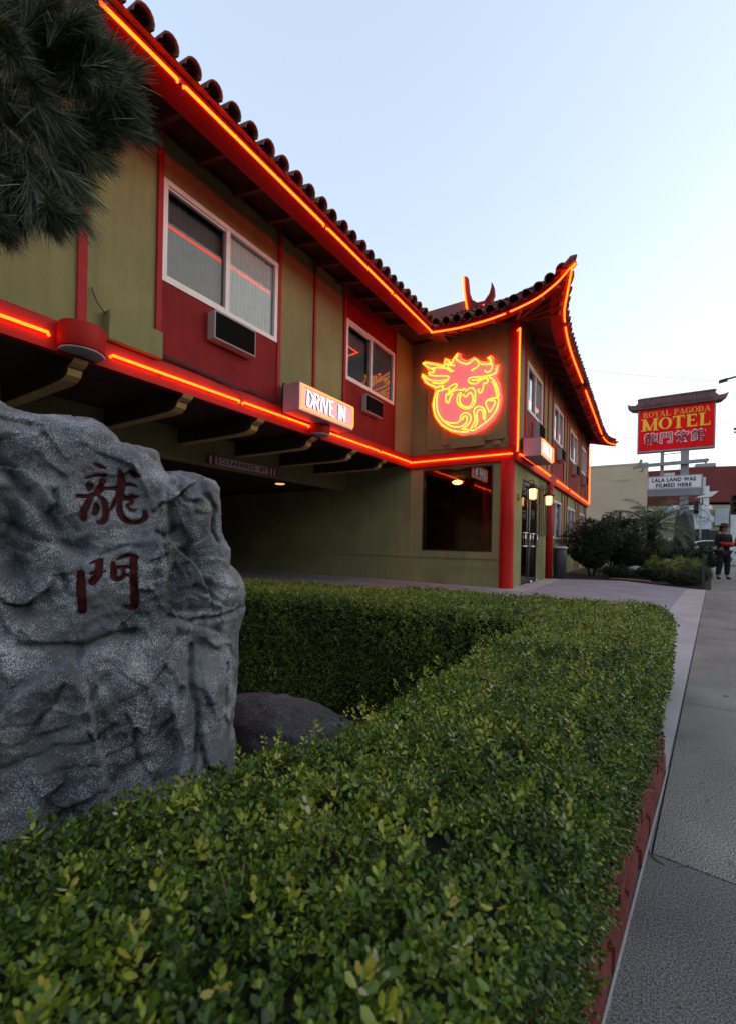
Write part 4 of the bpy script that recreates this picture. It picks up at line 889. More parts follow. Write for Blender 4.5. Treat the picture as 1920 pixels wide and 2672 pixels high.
# rim: boundary edges of the cell set
cc = np.pad(cell, 1); rim = []
for (dy, dx, a, b) in ((-1,0,(0,0),(0,1)), (1,0,(1,1),(1,0)), (0,-1,(1,0),(0,0)), (0,1,(0,1),(1,1))):
    e = cell & ~cc[1+dy:1+dy+cell.shape[0], 1+dx:1+dx+cell.shape[1]]
    yy_, xx_ = np.nonzero(e); v0 = idx[yy_+a[0], xx_+a[1]]; v1 = idx[yy_+b[0], xx_+b[1]]
    rim.append(np.stack([v1, v0, v0+nz*ns, v1+nz*ns], -1))
F_ = np.concatenate([q, qb] + rim); used, inv = np.unique(F_, return_inverse=True)
ROCK = bpy.data.materials.new('speckled_rock'); ROCK.use_nodes = True
def rock_nodes(m, dark, light, spk, s1=270, s2=300):
    nt = m.node_tree; p = nt.nodes['Principled BSDF']; p.inputs['Roughness'].default_value = .75; p.inputs['Specular IOR Level'].default_value = .3
    tc = nt.nodes.new('ShaderNodeTexCoord'); N = nt.nodes.new; L = nt.links.new
    mp = N('ShaderNodeMapping'); mp.inputs['Scale'].default_value = (1, 1, .75); mp.inputs['Rotation'].default_value = (.5, .4, 0); L(tc.outputs['Object'], mp.inputs[0])
    n1 = N('ShaderNodeTexNoise'); n1.inputs['Scale'].default_value = 3.2; n1.inputs['Detail'].default_value = 6; L(tc.outputs['Object'], n1.inputs[0])
    r1 = N('ShaderNodeValToRGB'); r1.color_ramp.elements[0].position = .35; r1.color_ramp.elements[1].position = .68; r1.color_ramp.elements[0].color = lin(dark); r1.color_ramp.elements[1].color = lin(light); L(n1.outputs['Fac'], r1.inputs[0])
    n2 = N('ShaderNodeTexNoise'); n2.inputs['Scale'].default_value = s1; n2.inputs['Detail'].default_value = 4; n2.inputs['Roughness'].default_value = .75; L(mp.outputs[0], n2.inputs[0])
    n4 = N('ShaderNodeTexNoise'); n4.inputs['Scale'].default_value = 9; n4.inputs['Detail'].default_value = 3; L(tc.outputs['Object'], n4.inputs[0])
    ad = N('ShaderNodeMath'); ad.operation = 'MULTIPLY_ADD'; ad.inputs[1].default_value = .35; L(n4.outputs['Fac'], ad.inputs[0]); L(n2.outputs['Fac'], ad.inputs[2])
    r2 = N('ShaderNodeValToRGB'); r2.color_ramp.elements[0].position = .69; r2.color_ramp.elements[1].position = .85; r2.color_ramp.elements[0].color = (0,0,0,1); r2.color_ramp.elements[1].color = (1,1,1,1); L(ad.outputs[0], r2.inputs[0])
    mx = N('ShaderNodeMix'); mx.data_type = 'RGBA'; L(r2.outputs[0], mx.inputs[0]); L(r1.outputs[0], mx.inputs[6]); mx.inputs[7].default_value = lin(spk); L(mx.outputs[2], p.inputs['Base Color'])
    b = N('ShaderNodeBump'); b.inputs['Strength'].default_value = .8; b.inputs['Distance'].default_value = .008; L(n2.outputs['Fac'], b.inputs['Height']); L(b.outputs[0], p.inputs['Normal'])
rock_nodes(ROCK, (.052,.057,.064), (.155,.163,.172), (.66,.69,.72))
BO = thing('carved_boulder', 'tall grey speckled boulder carved with two dark red Chinese characters', 'boulder', tuple(b0*1.1))
mesh_np('rock', V[used], inv.reshape(F_.shape), ROCK, BO)
RP = mat('carving_red_paint', (.045,.004,.004), .8, .3, 40, .3, 80, spec=.2)
def hat(s, z):
    fi = (z-z0_)/STEP; fj = (s-s0_)/STEP; i = int(fi); j = int(fj); a = fi-i; b = fj-j
    i = max(0, min(nz-2, i)); j = max(0, min(ns-2, j))
    return (Fh[i,j]*(1-b)+Fh[i,j+1]*b)*(1-a)+(Fh[i+1,j]*(1-b)+Fh[i+1,j+1]*b)*a
for gi, (nm, rr) in enumerate((('dragon', ribs[:14]), ('gate', ribs[14:]))):
    mb = MB()
    for ri, P3 in enumerate(rr):
        # a grid sheet hugging the engraved floor, laid stroke by stroke
        n = len(P3); rows = []; e = .0022 + .0006*ri
        ext = [P3[0]+(P3[0]-P3[1]).normalized()*P3[0].z*.6] + list(P3) + [P3[-1]+(P3[-1]-P3[-2]).normalized()*P3[-1].z*.6]
        for i, p in enumerate(ext):
            a = ext[max(i-1,0)]; b = ext[min(i+1,len(ext)-1)]; tx, ty = b.x-a.x, b.y-a.y; L = math.hypot(tx, ty)+1e-9; nx, ny = -ty/L, tx/L
            w = p.z*(.35 if i in (0, len(ext)-1) else 1); r = []
            for k in range(7):
                o = (k/3-1)*w; s = p.x+nx*o; z = p.y+ny*o; h = hat(s, z)+e; r.append(tuple(b0 + br_*s + up*z - bd*h) if True else 0)
            rows.append([(x, y, z) for (x, y, z) in r])
        mb.grid(rows, True)
    mb.build('carved_character', RP, BO, recalc=False)

# ------------------------------------------------------------------ low garden rocks
def rock(name, label, c, r, m, seed, n=48, amp=.22, group=None, zf=-.02):
    vs = []; 
    for i in range(n//2+1):
        th = math.pi*i/(n//2)
        for j in range(n):
            ph = 2*math.pi*j/n; d = Vector((math.sin(th)*math.cos(ph), math.sin(th)*math.sin(ph), math.cos(th)))
            k = 1+amp*noise.fractal(d*1.3+Vector((seed,seed*2,0)), 1, 2, 4)+.04*noise.fractal(d*7+Vector((seed,0,0)), 1, 2, 3)
            vs.append((c[0]+d.x*r[0]*k, c[1]+d.y*r[1]*k, max(zf, c[2]+d.z*r[2]*k)))
    fs = [(i*n+j, i*n+(j+1)%n, (i+1)*n+(j+1)%n, (i+1)*n+j) for i in range(n//2) for j in range(n)]
    o = MB().add(vs, fs, True).build(name, m); return tag(o, label, 'rock', group)
ROCK2 = bpy.data.materials.new('dark_rock'); ROCK2.use_nodes = True; rock_nodes(ROCK2, (.030,.032,.034), (.060,.063,.066), (.14,.15,.15), 90)
ROCK3 = mat('pale_rock', (.30,.29,.30), .8, .2, 6, .6, 30)
rock('garden_rock', 'low wide dark grey rock between the carved boulder and the hedge corner', (-1.70, 1.84, -.20), (.66,.27,.235), ROCK2, 4, 90, .12, None, -.43)
rock('garden_rock', 'pale curved rock between the low shrubs under the palm', (.55, 17.2, .35), (.42,.3,.25), ROCK3, 5, 32, .1)
rock('garden_rock', 'small pale rock at the foot of the dark bush', (-.35, 15.3, .22), (.22,.2,.18), ROCK3, 7, 24, .1)

# ================================================================== HEDGE
def leaf_mat(name, cols, rough=.5, transl=.25, spec=.35):
    m = bpy.data.materials.new(name); m.use_nodes = True; nt = m.node_tree; p = nt.nodes['Principled BSDF']; p.inputs['Roughness'].default_value = rough; p.inputs['Specular IOR Level'].default_value = spec
    a = nt.nodes.new('ShaderNodeAttribute'); a.attribute_name = 'tone'; r = nt.nodes.new('ShaderNodeValToRGB'); e = r.color_ramp.elements
    e[0].position = cols[0][0]; e[0].color = lin(cols[0][1]); e[1].position = cols[-1][0]; e[1].color = lin(cols[-1][1])
    for t, c in cols[1:-1]: q_ = e.new(t); q_.color = lin(c)
    nt.links.new(a.outputs['Fac'], r.inputs[0]); nt.links.new(r.outputs[0], p.inputs['Base Color'])
    if transl:
        tb = nt.nodes.new('ShaderNodeBsdfTranslucent'); mx = nt.nodes.new('ShaderNodeMixShader'); mx.inputs[0].default_value = transl; o = nt.nodes['Material Output']
        nt.links.new(r.outputs[0], tb.inputs[0]); nt.links.new(p.outputs[0], mx.inputs[1]); nt.links.new(tb.outputs[0], mx.inputs[2]); nt.links.new(mx.outputs[0], o.inputs[0])
    return m
BOX = leaf_mat(name='boxwood_leaf', rough=.36, spec=.5, transl=.3, cols= [(0,(.014,.034,.004)),(.30,(.045,.105,.009)),(.55,(.130,.210,.016)),(.76,(.29,.33,.026)),(.955,(.34,.28,.045)),(.98,(.36,.32,.17)),(1,(.45,.42,.28))])
def sprig(n_pairs, spread, L0, seed):
    r = np.random.default_rng(seed); V = []; F = []; A = []
    for k in range(n_pairs):
        h = .004 + .026*k/max(1, n_pairs-1)*1.0
        for s in (0, 1):
            az = k*1.45 + s*math.pi + r.normal()*.3; el = spread[0] + (spread[1]-spread[0])*k/max(1,n_pairs-1) + r.normal()*.15
            L = L0*(.8+.4*r.random())*(1-.25*k/n_pairs); w = L*(.27+.06*r.random())
            d = np.array([math.cos(az)*math.cos(el), math.sin(az)*math.cos(el), math.sin(el)]); sd_ = np.array([-math.sin(az), math.cos(az), 0]); nn = np.cross(d, sd_)
            c = .22*w; base = np.array([0,0,h])+d*.002
            tip_ = base + d*L - nn*L*.10*r.random()
            pts = [base, base+d*L*.35+sd_*w*.8+nn*-c, base+d*L*.75+sd_*w*.85+nn*-c, tip_, base+d*L*.75-sd_*w*.85+nn*-c, base+d*L*.35-sd_*w*.8+nn*-c]
            b = len(V); V += pts; F += [(b,b+1,b+2,b+3),(b,b+3,b+4,b+5)]
            t = r.random(); A += [t]*6
    return np.array(V), np.array(F), np.array(A)
def scatter(name, P, Nn, scale, tone, m, parent, templates, jitter=.5, seed=1, tvar=.6):
    "leaf sprigs set one by one on sampled points; P points, Nn axes"
    r = np.random.default_rng(seed); n = len(P); which = r.integers(0, len(templates), n); VV = []; FF = []; AA = []; base = 0
    Z = Nn + r.normal(size=(n,3))*jitter*.5; Z /= np.linalg.norm(Z, axis=1)[:,None]
    a = np.where(np.abs(Z[:,2:3]) < .9, np.array([[0,0,1.]]), np.array([[1.,0,0]])); X = np.cross(a, Z); X /= np.linalg.norm(X, axis=1)[:,None]; Y = np.cross(Z, X)
    ph = r.random(n)*2*math.pi; X2 = X*np.cos(ph)[:,None]+Y*np.sin(ph)[:,None]; Y2 = np.cross(Z, X2)
    for k, (tv, tf, ta) in enumerate(templates):
        i = np.nonzero(which == k)[0]
        if not len(i): continue
        w = P[i][:,None,:] + scale[i][:,None,None]*(tv[None,:,0:1]*X2[i][:,None,:] + tv[None,:,1:2]*Y2[i][:,None,:] + tv[None,:,2:3]*Z[i][:,None,:])
        VV.append(w.reshape(-1,3)); FF.append((tf[None] + (np.arange(len(i))*len(tv))[:,None,None] + base).reshape(-1, tf.shape[1])); base += len(i)*len(tv)
        AA.append((tone[i][:,None] + (ta[None]-.5)*tvar).ravel())
    return mesh_np(name, np.concatenate(VV), np.concatenate(FF), m, parent, True, np.clip(np.concatenate(AA), 0, 1))
HP = np.array([(-.88,-1.0),(-.25,-1.0),(-.17,0),(-.135,.46),(-.095,.69),(-.05,1.13),(.015,1.86),(.085,2.87),(.135,3.7),(.11,4.0),(.02,4.10),(-.13,4.13),(-1.64,4.05),(-3.77,3.45),(-5.2,3.0),(-5.2,2.2),(-2.84,2.62),(-.61,2.99),(-.64,1.67),(-.64,1.14),(-.665,.84),(-.77,.62),(-.86,.24)])
HT = .495
def hn(x, y): return .020*vnoise((x,y), 2.6, 51, 3) + .014*vnoise((x,y), 9, 53, 2)
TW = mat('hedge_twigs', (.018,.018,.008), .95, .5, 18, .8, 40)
HD = thing('boxwood_hedge', 'clipped boxwood hedge turning a corner between the boulder and the sidewalk', 'hedge', (-.4, 1.5, 0))
def inset(P, d):
    n = len(P); out = []
    for i in range(n):
        a, b, c = P[i-1], P[i], P[(i+1) % n]; e1 = (b-a)/np.linalg.norm(b-a); e2 = (c-b)/np.linalg.norm(c-b); n1 = np.array([-e1[1], e1[0]]); n2 = np.array([-e2[1], e2[0]]); m_ = n1+n2; m_ /= np.linalg.norm(m_)
        out.append(b + m_*d/max(.5, m_.dot(n1)))
    return np.array(out)
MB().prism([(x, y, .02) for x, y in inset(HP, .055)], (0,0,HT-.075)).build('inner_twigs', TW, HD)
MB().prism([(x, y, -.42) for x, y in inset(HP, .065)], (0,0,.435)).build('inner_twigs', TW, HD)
tmpl = [sprig(4, (.05,.95), .0165, 100+i) for i in range(5)] + [sprig(3, (.3,1.1), .020, 200+i) for i in range(3)] + [sprig(5, (.1,1.2), .0135, 300+i) for i in range(3)]
tmpl_lo = [sprig(3, (.0,.9), .020, 400+i) for i in range(6)]
def sample_top(n, ymin, ymax, xmin=-5.3, xmax=.3):
    x = rng.uniform(xmin, xmax, n*3); y = rng.uniform(ymin, ymax, n*3); k = inside(HP, x, y); x, y = x[k][:n], y[k][:n]; return x, y
def area_box(ymin, ymax, xmin, xmax): 
    x = rng.uniform(xmin, xmax, 20000); y = rng.uniform(ymin, ymax, 20000); return inside(HP, x, y).mean()*(ymax-ymin)*(xmax-xmin)
def top_points(ymin, ymax, xmin, xmax, dens):
    A = area_box(ymin, ymax, xmin, xmax); n = int(A*dens); k = int(n/max(.05, A/((ymax-ymin)*(xmax-xmin)))*1.05)
    x = rng.uniform(xmin, xmax, k); y = rng.uniform(ymin, ymax, k); i = inside(HP, x, y); x, y = x[i], y[i]
    d = segd(HP, x, y); z = HT - .025 + hn(x, y) - .055*np.clip(1-d/.075, 0, 1)**2 + rng.normal(size=len(x))*.009 - .03*(rng.random(len(x)) < .35)*rng.random(len(x))
    # outward lean near the edges
    e = 1e-3; gx = (segd(HP, x+e, y)-segd(HP, x-e, y))/(2*e); gy = (segd(HP, x, y+e)-segd(HP, x, y-e))/(2*e); k2 = np.clip(1-d/.09, 0, 1)[:,None]
    N_ = np.stack([np.zeros_like(x), np.zeros_like(x), np.ones_like(x)], 1)*(1-.55*k2) - np.stack([gx, gy, np.zeros_like(x)], 1)*.8*k2
    return np.stack([x, y, z], 1), N_
def side_points(dens, pred, zb=.03):
    P = []; N_ = []; n = len(HP)
    for i in range(n):
        a, b = HP[i], HP[(i+1) % n]; L = np.linalg.norm(b-a); m_ = (a+b)/2
        if not pred(m_): continue
        k = int(L*(HT-.02-zb)*dens); t = rng.random(k)[:,None]; z = zb + (HT-.04-zb)*rng.random(k); e_ = (b-a)/L; out = np.array([e_[1], -e_[0]])
        p2 = a + (b-a)*t; tuck = .035*np.clip(1-z/.3, 0, 1)**2
        bump = .018*vnoise((p2[:,0]*3+p2[:,1]*3, z*8), 1.2, 61, 3) + rng.normal(size=k)*.008
        p2 = p2 + out[None]*(bump-tuck-.018)[:,None]; P.append(np.concatenate([p2, z[:,None]], 1)); N_.append(np.tile(np.array([out[0], out[1], .45]), (k,1)))
    return np.concatenate(P), np.concatenate(N_)
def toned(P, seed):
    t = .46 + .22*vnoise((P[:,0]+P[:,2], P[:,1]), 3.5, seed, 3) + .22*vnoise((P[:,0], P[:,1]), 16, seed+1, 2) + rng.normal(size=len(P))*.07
    return t + (rng.random(len(P)) < .014)*.5 - .10*(P[:,2] < HT-.10)  # leaves below the clipped top toned darker, shade put into their colour
parts = []
Pn, Nn_ = top_points(-.35, 1.5, -.9, .2, 8000); parts.append(('n', Pn, Nn_))
Pm, Nm_ = top_points(1.5, 4.3, -.9, .3, 5000); parts.append(('m', Pm, Nm_))
Pf, Nf_ = top_points(1.9, 4.3, -4.2, -.9, 3600); parts.append(('m', Pf, Nf_))
Ps, Ns_ = side_points(3300, lambda m_: m_[0] > -.9 and m_[1] > .2 and not (m_[0] < -.5 and m_[1] < 3)); parts.append(('m', Ps, Ns_))
Pi, Ni_ = side_points(2600, lambda m_: -4.8 < m_[0] <= -.9 and m_[1] < 3.0 or (m_[0] < -.5 and -.1 < m_[1] < 2.95 and m_[0] > -.9), -.38); parts.append(('m', Pi, Ni_))
Pall = np.concatenate([p for _, p, _ in parts]); Nall = np.concatenate([p for _, _, p in parts]); dist = np.linalg.norm(Pall-np.array([0,0,CAMH]), axis=1)
gap = vnoise((Pall[:,0], Pall[:,1]+Pall[:,2]), 11, 71, 2); keep = (gap > -.60) & (dist > .30); Pall, Nall, dist = Pall[keep], Nall[keep], dist[keep]
sc_ = (.50+.36*rng.random(len(Pall)))*(1+.10*np.clip(dist-1.5, 0, 2.5))
near = dist < 2.2
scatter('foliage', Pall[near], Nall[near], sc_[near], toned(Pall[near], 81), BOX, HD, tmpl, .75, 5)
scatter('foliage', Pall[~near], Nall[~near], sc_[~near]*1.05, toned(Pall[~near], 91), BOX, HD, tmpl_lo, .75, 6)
# a few shoots standing up above the clipped top
k = 420; x = rng.uniform(-.8, .05, k); y = rng.uniform(.1, 3, k); i = inside(HP, x, y); x, y = x[i], y[i]
Pst = np.stack([x, y, HT+hn(x,y)+.002], 1); scatter('tall_shoots', Pst, np.tile([0,0,1.], (len(x),1)), 0.65+.5*rng.random(len(x)), .52+.25*rng.random(len(x)), BOX, HD, [sprig(4,(.5,1.2),.016,500+i) for i in range(4)], .4, 9)

# ------------------------------------------------------------------ red block edging along the sidewalk
BRK = mat('red_slump_block', (.12,.022,.020), .75, .3, 12, .7, 40, col2=(.20,.042,.036))
EDG = thing('block_edging', 'low dark red block edging between the hedge and the sidewalk', 'edging wall', (-.1, 1, 0))
MB().prism([(-.37,-.9,.0),(-.31,-.9,.0),(.04,2.27,0),(-.02,2.27,0)], (0,0,.10)).build('mortar_core', mat('mortar', (.09,.03,.028), .9, .3, 20), EDG)
edge0, edge1 = Vector((-.276,-.9,0)), Vector((.078,2.27,0)); ed = (edge1-edge0).normalized(); eo = Vector((ed.y,-ed.x,0)); L_e = (edge1-edge0).length
for c_, (h0, h1, o0) in enumerate(((0, .068, 0), (.074, .135, -.007), (.141, .19, -.016))):
    s = -.1*(c_ % 2)
    while s < L_e-.05:
        l = .195; a = edge0 + ed*max(s, 0) + eo*(o0+random.uniform(-.004,.004)); bb = edge0 + ed*min(s+l, L_e) + eo*(o0+random.uniform(-.004,.004)); ww = .10
        q = [a, bb, bb-eo*ww, a-eo*ww]
        MB().prism([p+up*h0 for p in q], (0,0,h1-h0)).build('block', BRK, EDG, bevel=.007); s += l+.007
tag(MB().prism([edge0+eo*.002+up*.004, edge1+eo*.002+up*.004, edge1+eo*.007+up*.004, edge0+eo*.007+up*.004], (0,0,-.03)).build('grout_line', STRIP), 'thin pale grout line where the red edging meets the sidewalk', 'grout line', kind='structure')
# fallen leaves and debris
n = 150; yy = rng.uniform(-.2, 9, n); off = np.abs(rng.normal(size=n))*.5+.02; xx = .12+.0997*(yy-2.63)+off; Pd = np.stack([xx, yy, np.full(n, .0045)], 1)
fl = np.array([[0,0,0],[.4,.28,.08],[.8,.25,.05],[1,0,.12],[.8,-.25,.05],[.4,-.28,.08]])*.018; lf = np.array([[0,1,2,3],[0,3,4,5]])
ang = rng.random(n)*6.28; Vd = []; Fd = []
for i in range(n):
    c_, s_ = math.cos(ang[i]), math.sin(ang[i]); k = rng.uniform(.4,1.1); w = fl*k; Vd.append(np.stack([w[:,0]*c_-w[:,1]*s_, w[:,0]*s_+w[:,1]*c_, w[:,2]], 1)+Pd[i]); Fd.append(lf+6*i)
tag(mesh_np('fallen_leaves', np.concatenate(Vd), np.concatenate(Fd), mat('dry_leaf', (.06,.035,.02), .8, .5, 30, col2=(.25,.19,.10))), 'dry clippings and small leaves scattered on the sidewalk', 'litter', kind='stuff')
for i, (px_, py_, r_) in enumerate(((1440,1905,.09),(1500,1815,.04))):
    pass

# ================================================================== PINE BRANCH
PINE = leaf_mat('pine_needle', [(0,(.010,.022,.014)),(.35,(.032,.060,.035)),(.62,(.11,.145,.075)),(1,(.38,.36,.19))], .4, .05, .4)
BARK = mat('pine_bark', (.035,.022,.015), .9, .5, 14, 1, 30)
PT = thing('pine_tree', 'dark long needled pine whose branch hangs over the boulder at upper left', 'pine tree', (-3.3, .75, 0))
def on(u, v, d): r_ = ray(u, v); return Vector((0,0,CAMH)) + r_*(d/ r_.dot(fw))
MB().tube(cat([(-3.55,.55,-.05),(-3.5,.6,1.0),(-3.35,.62,1.9),(-3.15,.6,2.7),(-3.0,.7,3.5)],4), [.13-.004*i for i in range(17)], 10).build('trunk', BARK, PT)
br = MB(); hub = [on(-120,180,2.1), on(40,120,2.05), on(150,130,2.0), on(250,200,1.95)]
tufts = []
def limb(pts, r0, r1):
    c_ = cat(pts, 4); br.tube(c_, [r0+(r1-r0)*i/(len(c_)-1) for i in range(len(c_))], 6); return c_
l1 = limb([Vector((-3.3,.62,2.1)), on(-220,140,2.35), on(-60,100,2.2), on(110,90,2.05), on(230,150,1.95)], .035, .006)
l2 = limb([on(-150,160,2.3), on(-20,250,2.15), on(120,300,2.0), on(255,270,1.92)], .02, .005)
l3 = limb([on(-100,170,2.3), on(-30,330,2.0), on(60,420,1.9), on(120,470,1.85)], .018, .005)
l4 = limb([on(-80,60,2.3), on(60,10,2.2), on(170,40,2.1)], .018, .005)
l5 = limb([on(-150,250,2.2), on(-90,400,1.9), on(-30,480,1.85)], .016, .005)
br.build('branch', BARK, PT)
nd_v = []; nd_f = []; nd_a = []
def tuft(p, d, n, L, spread, tone):
    d = d.normalized(); a = d.orthogonal().normalized(); b = d.cross(a)
    for i in range(n):
        ph = random.uniform(0, 6.283); th = abs(random.gauss(0, spread)); t0 = random.uniform(-.05, .04)
        v = (d*math.cos(th) + (a*math.cos(ph)+b*math.sin(ph))*math.sin(th)); l = L*random.uniform(.7,1.1); base = p + d*t0
        droop = Vector((0,0,-1))*l*random.uniform(.05,.16); m_ = base + v*l*.55 + droop*.3; e = base + v*l + droop
        w = v.cross(Vector((random.gauss(0,1),random.gauss(0,1),random.gauss(0,1)))).normalized()*random.uniform(.0008,.0014)
        k = len(nd_v); nd_v.extend([base-w, base+w, m_+w, m_-w, e+w*.25, e-w*.25]); nd_f.extend([(k,k+1,k+2,k+3),(k+3,k+2,k+4,k+5)]); t = tone+random.gauss(0,.2); nd_a.extend([t]*6)
def dress(c_, every, n, L, spread, start=0, out=None):
    for i in range(start, len(c_)-1, every):
        p = c_[i]; d = (c_[min(i+1, len(c_)-1)]-c_[i]).normalized()
        for q in range(3):
            side = Vector((random.gauss(0,1), random.gauss(0,1), random.gauss(0,.8))).normalized(); dd = (d*.55 + side*.6 + (out or Vector())*.5).normalized()
            tuft(p+dd*random.uniform(.0,.10), dd, n, L, spread, .42+random.gauss(0,.10))
D = lambda u0,v0,u1,v1: (on(u1,v1,2)-on(u0,v0,2)).normalized()
for c_, o_ in ((l1, D(0,0,100,20)), (l2, D(0,0,100,10)), (l3, D(0,0,60,90)), (l4, D(0,0,80,20)), (l5, D(0,0,20,100))): dress(c_, 1, 170, .135, .42, 1, o_)
# the tufts that make the outline seen in the photo: (from, to) directions
for (u0, v0, u1, v1, n) in [(200,150,320,170,420),(220,190,340,250,480),(210,230,360,275,480),(190,260,330,300,420),(170,280,300,330,380),(150,200,290,160,420),(150,120,250,60,420),(120,90,190,10,420),(60,60,120,-20,420),
    (120,330,220,420,420),(110,360,220,500,420),(100,380,190,520,420),(70,400,120,540,420),(40,400,60,550,420),(20,420,20,560,420),(0,400,-10,540,400),(150,320,250,370,360),(90,300,180,400,420),(20,300,60,420,420),(-30,360,-40,520,380),
    (60,180,150,240,420),(20,120,90,170,420),(-20,200,60,280,420),(100,240,200,320,420),(160,160,250,220,420),(0,40,60,110,400),(-40,80,20,30,400),(250,215,365,262,260),(130,60,230,110,400),(40,240,130,300,400),(80,20,170,60,400),(-30,20,60,60,400),(200,90,280,120,360),(-40,280,20,360,400),(60,330,120,440,400)]:
    p = on(u0, v0, 1.95+random.uniform(-.12,.12)); q_ = on(u1, v1, 1.92+random.uniform(-.15,.15)); L = (q_-p).length
    tuft(p, (q_-p), n, min(L*1.0, .20), .27, .45+random.gauss(0,.07)); tuft(p+(q_-p)*.1, (q_-p), n//2, min(L*.8,.16), .55, .36)
for i in range(60):
    u0, v0 = random.uniform(-60, 190), random.uniform(-20, 330)
    if v0 > 300 and u0 > 150: continue
    p = on(u0, v0, 2.05+random.uniform(-.05,.22)); a_ = random.uniform(0, 6.28)
    tuft(p, Vector((math.cos(a_)*.6, math.sin(a_)*.6, random.uniform(-.6,.5)))+rt*.3, 260, .15, .6, .38)
for (u0, v0, u1, v1) in [(230,150,300,90),(250,180,330,140),(240,230,340,215),(260,250,372,275),(230,270,350,300),(200,300,300,350),(180,330,270,400),(150,350,262,450),(140,380,255,480),(120,420,225,530),(90,420,150,560),(60,420,90,575),(10,430,30,555),(-20,420,-10,520),(150,60,230,20),(90,20,150,-20)]:
    p = on(u0, v0, 1.93+random.uniform(-.05,.12)); q_ = on(u1, v1, 1.9+random.uniform(-.1,.1)); tuft(p, (q_-p), 300, min((q_-p).length, .2), .24, .55)
mesh_np('needles', np.array([tuple(v) for v in nd_v]), np.array(nd_f), PINE, PT, True, np.clip(np.array(nd_a), 0, 1))
bpy.context.view_layer.update()

# ================================================================== GARDEN BEYOND THE DRIVEWAY
SHRUB = leaf_mat('dark_shrub_leaf', [(0,(.006,.012,.004)),(.5,(.018,.035,.010)),(.85,(.045,.075,.020)),(1,(.12,.15,.06))])
LIME = leaf_mat('lime_shrub_leaf', [(0,(.02,.035,.006)),(.35,(.08,.11,.012)),(.7,(.22,.24,.03)),(1,(.36,.34,.06))])
TWIG = mat('twig_bark', (.05,.035,.022), .9, .4, 20, .5, 40)
big = [sprig(3, (.0,1.0), .055, 600+i) for i in range(5)]
def leafcloud(name, parent, c, r, n, m, seed, sc=1.0, tone=.42, flat=.0, templates=big):
    g = np.random.default_rng(seed); lob = g.normal(size=(9,3)); lob /= np.linalg.norm(lob, axis=1)[:,None]; lob[:,2] = np.abs(lob[:,2])
    d = g.normal(size=(n,3)); d /= np.linalg.norm(d, axis=1)[:,None]; pass
    k = .50 + .55*np.max(np.clip(d@lob.T, 0, 1)**9, axis=1); rad = k*(g.random(n)**.28); P = np.array(c)[None] + d*np.array(r)[None]*rad[:,None]
    P[:,2] = np.maximum(P[:,2], .04); N_ = d*.7 + np.array([[0,0,.5]])
    T_ = tone + .22*vnoise((P[:,0]+P[:,2]*.7, P[:,1]+P[:,2]), 3.5, seed+5, 3) + .1*g.normal(size=n)
    return scatter(name, P, N_, sc*(.75+.5*g.random(n)), T_, m, parent, templates, 1.0, seed)
def shrub(name, label, cat_, c, r, n, m, seed, sc=1., tone=.42, group=None):
    t = thing(name, label, cat_, (c[0], c[1], 0), group)
    s = MB(); g = random.Random(seed)
    for i in range(7):
        a = g.uniform(0, 6.28); e = (c[0]+math.cos(a)*r[0]*.6, c[1]+math.sin(a)*r[1]*.6, c[2]+r[2]*g.uniform(.3,.8)); s.tube([(c[0]+math.cos(a)*.05, c[1]+math.sin(a)*.05, 0), ((c[0]+e[0])/2, (c[1]+e[1])/2, e[2]*.6), e], [.02,.014,.005], 5)
    s.build('stems', TWIG, t); leafcloud('foliage', t, c, r, n, m, seed, sc, tone); return t
shrub('dark_bush', 'tall dark green bush against the street wing beside the trash can', 'bush', (-1.50, 15.2, .85), (1.0,.9,1.15), 4200, SHRUB, 11, .9, .36)
shrub('dark_bush', 'tall dark bush behind, touching the palm and the far wall windows', 'bush', (-1.0, 16.9, 1.15), (1.35,1.0,1.35), 4400, SHRUB, 12, 1.0, .40)
shrub('dark_bush', 'dark bush beneath the palm fronds near the motel sign post', 'bush', (.35, 19.2, .7), (1.0,.9,.8), 2600, SHRUB, 13, 1.0, .36)
shrub('dark_bush', 'grey green bush at the foot of the sign post rock', 'bush', (1.75, 21.3, .55), (.9,1.0,.75), 2400, SHRUB, 15, 1.0, .52)
shrub('dark_bush', 'dark loose bush between the tall bushes and the palm trunk', 'bush', (-.55, 16.0, .6), (.85,.7,.85), 2800, SHRUB, 19, .9, .40)
lows = [(.75,15.6,.32,.60,.55,.42,LIME,.62,'yellow green low shrub nearest the corner picket fence'), (.15,16.0,.30,.55,.5,.40,LIME,.55,'lime low shrub in the middle of the garden bed'), (-.15,16.7,.5,.4,.4,.45,LIME,.6,'bright lime shrub at the foot of the palm'), (.95,14.3,.22,.62,.6,.34,SHRUB,.55,'dark low shrub at the front corner of the garden bed'), (.15,14.75,.20,.70,.4,.30,SHRUB,.45,'dark ground hugging shrub along the driveway edge'), (-.75,14.75,.18,.6,.35,.26,SHRUB,.35,'small dark shrub in front of the tall dark bush'), (1.15,17.2,.3,.5,.8,.38,LIME,.5,'olive low shrub along the fence further back'), (.7,13.6,.15,.55,.35,.22,SHRUB,.42,'flat dark plants closest to the driveway corner')]
for i, (x, y, z, rx, ry, rz, m_, tn, lb) in enumerate(lows): shrub('low_shrub', lb, 'shrub', (x, y, z), (rx, ry, rz), 1100, m_, 30+i, .75, tn, 'low shrubs in the garden bed')
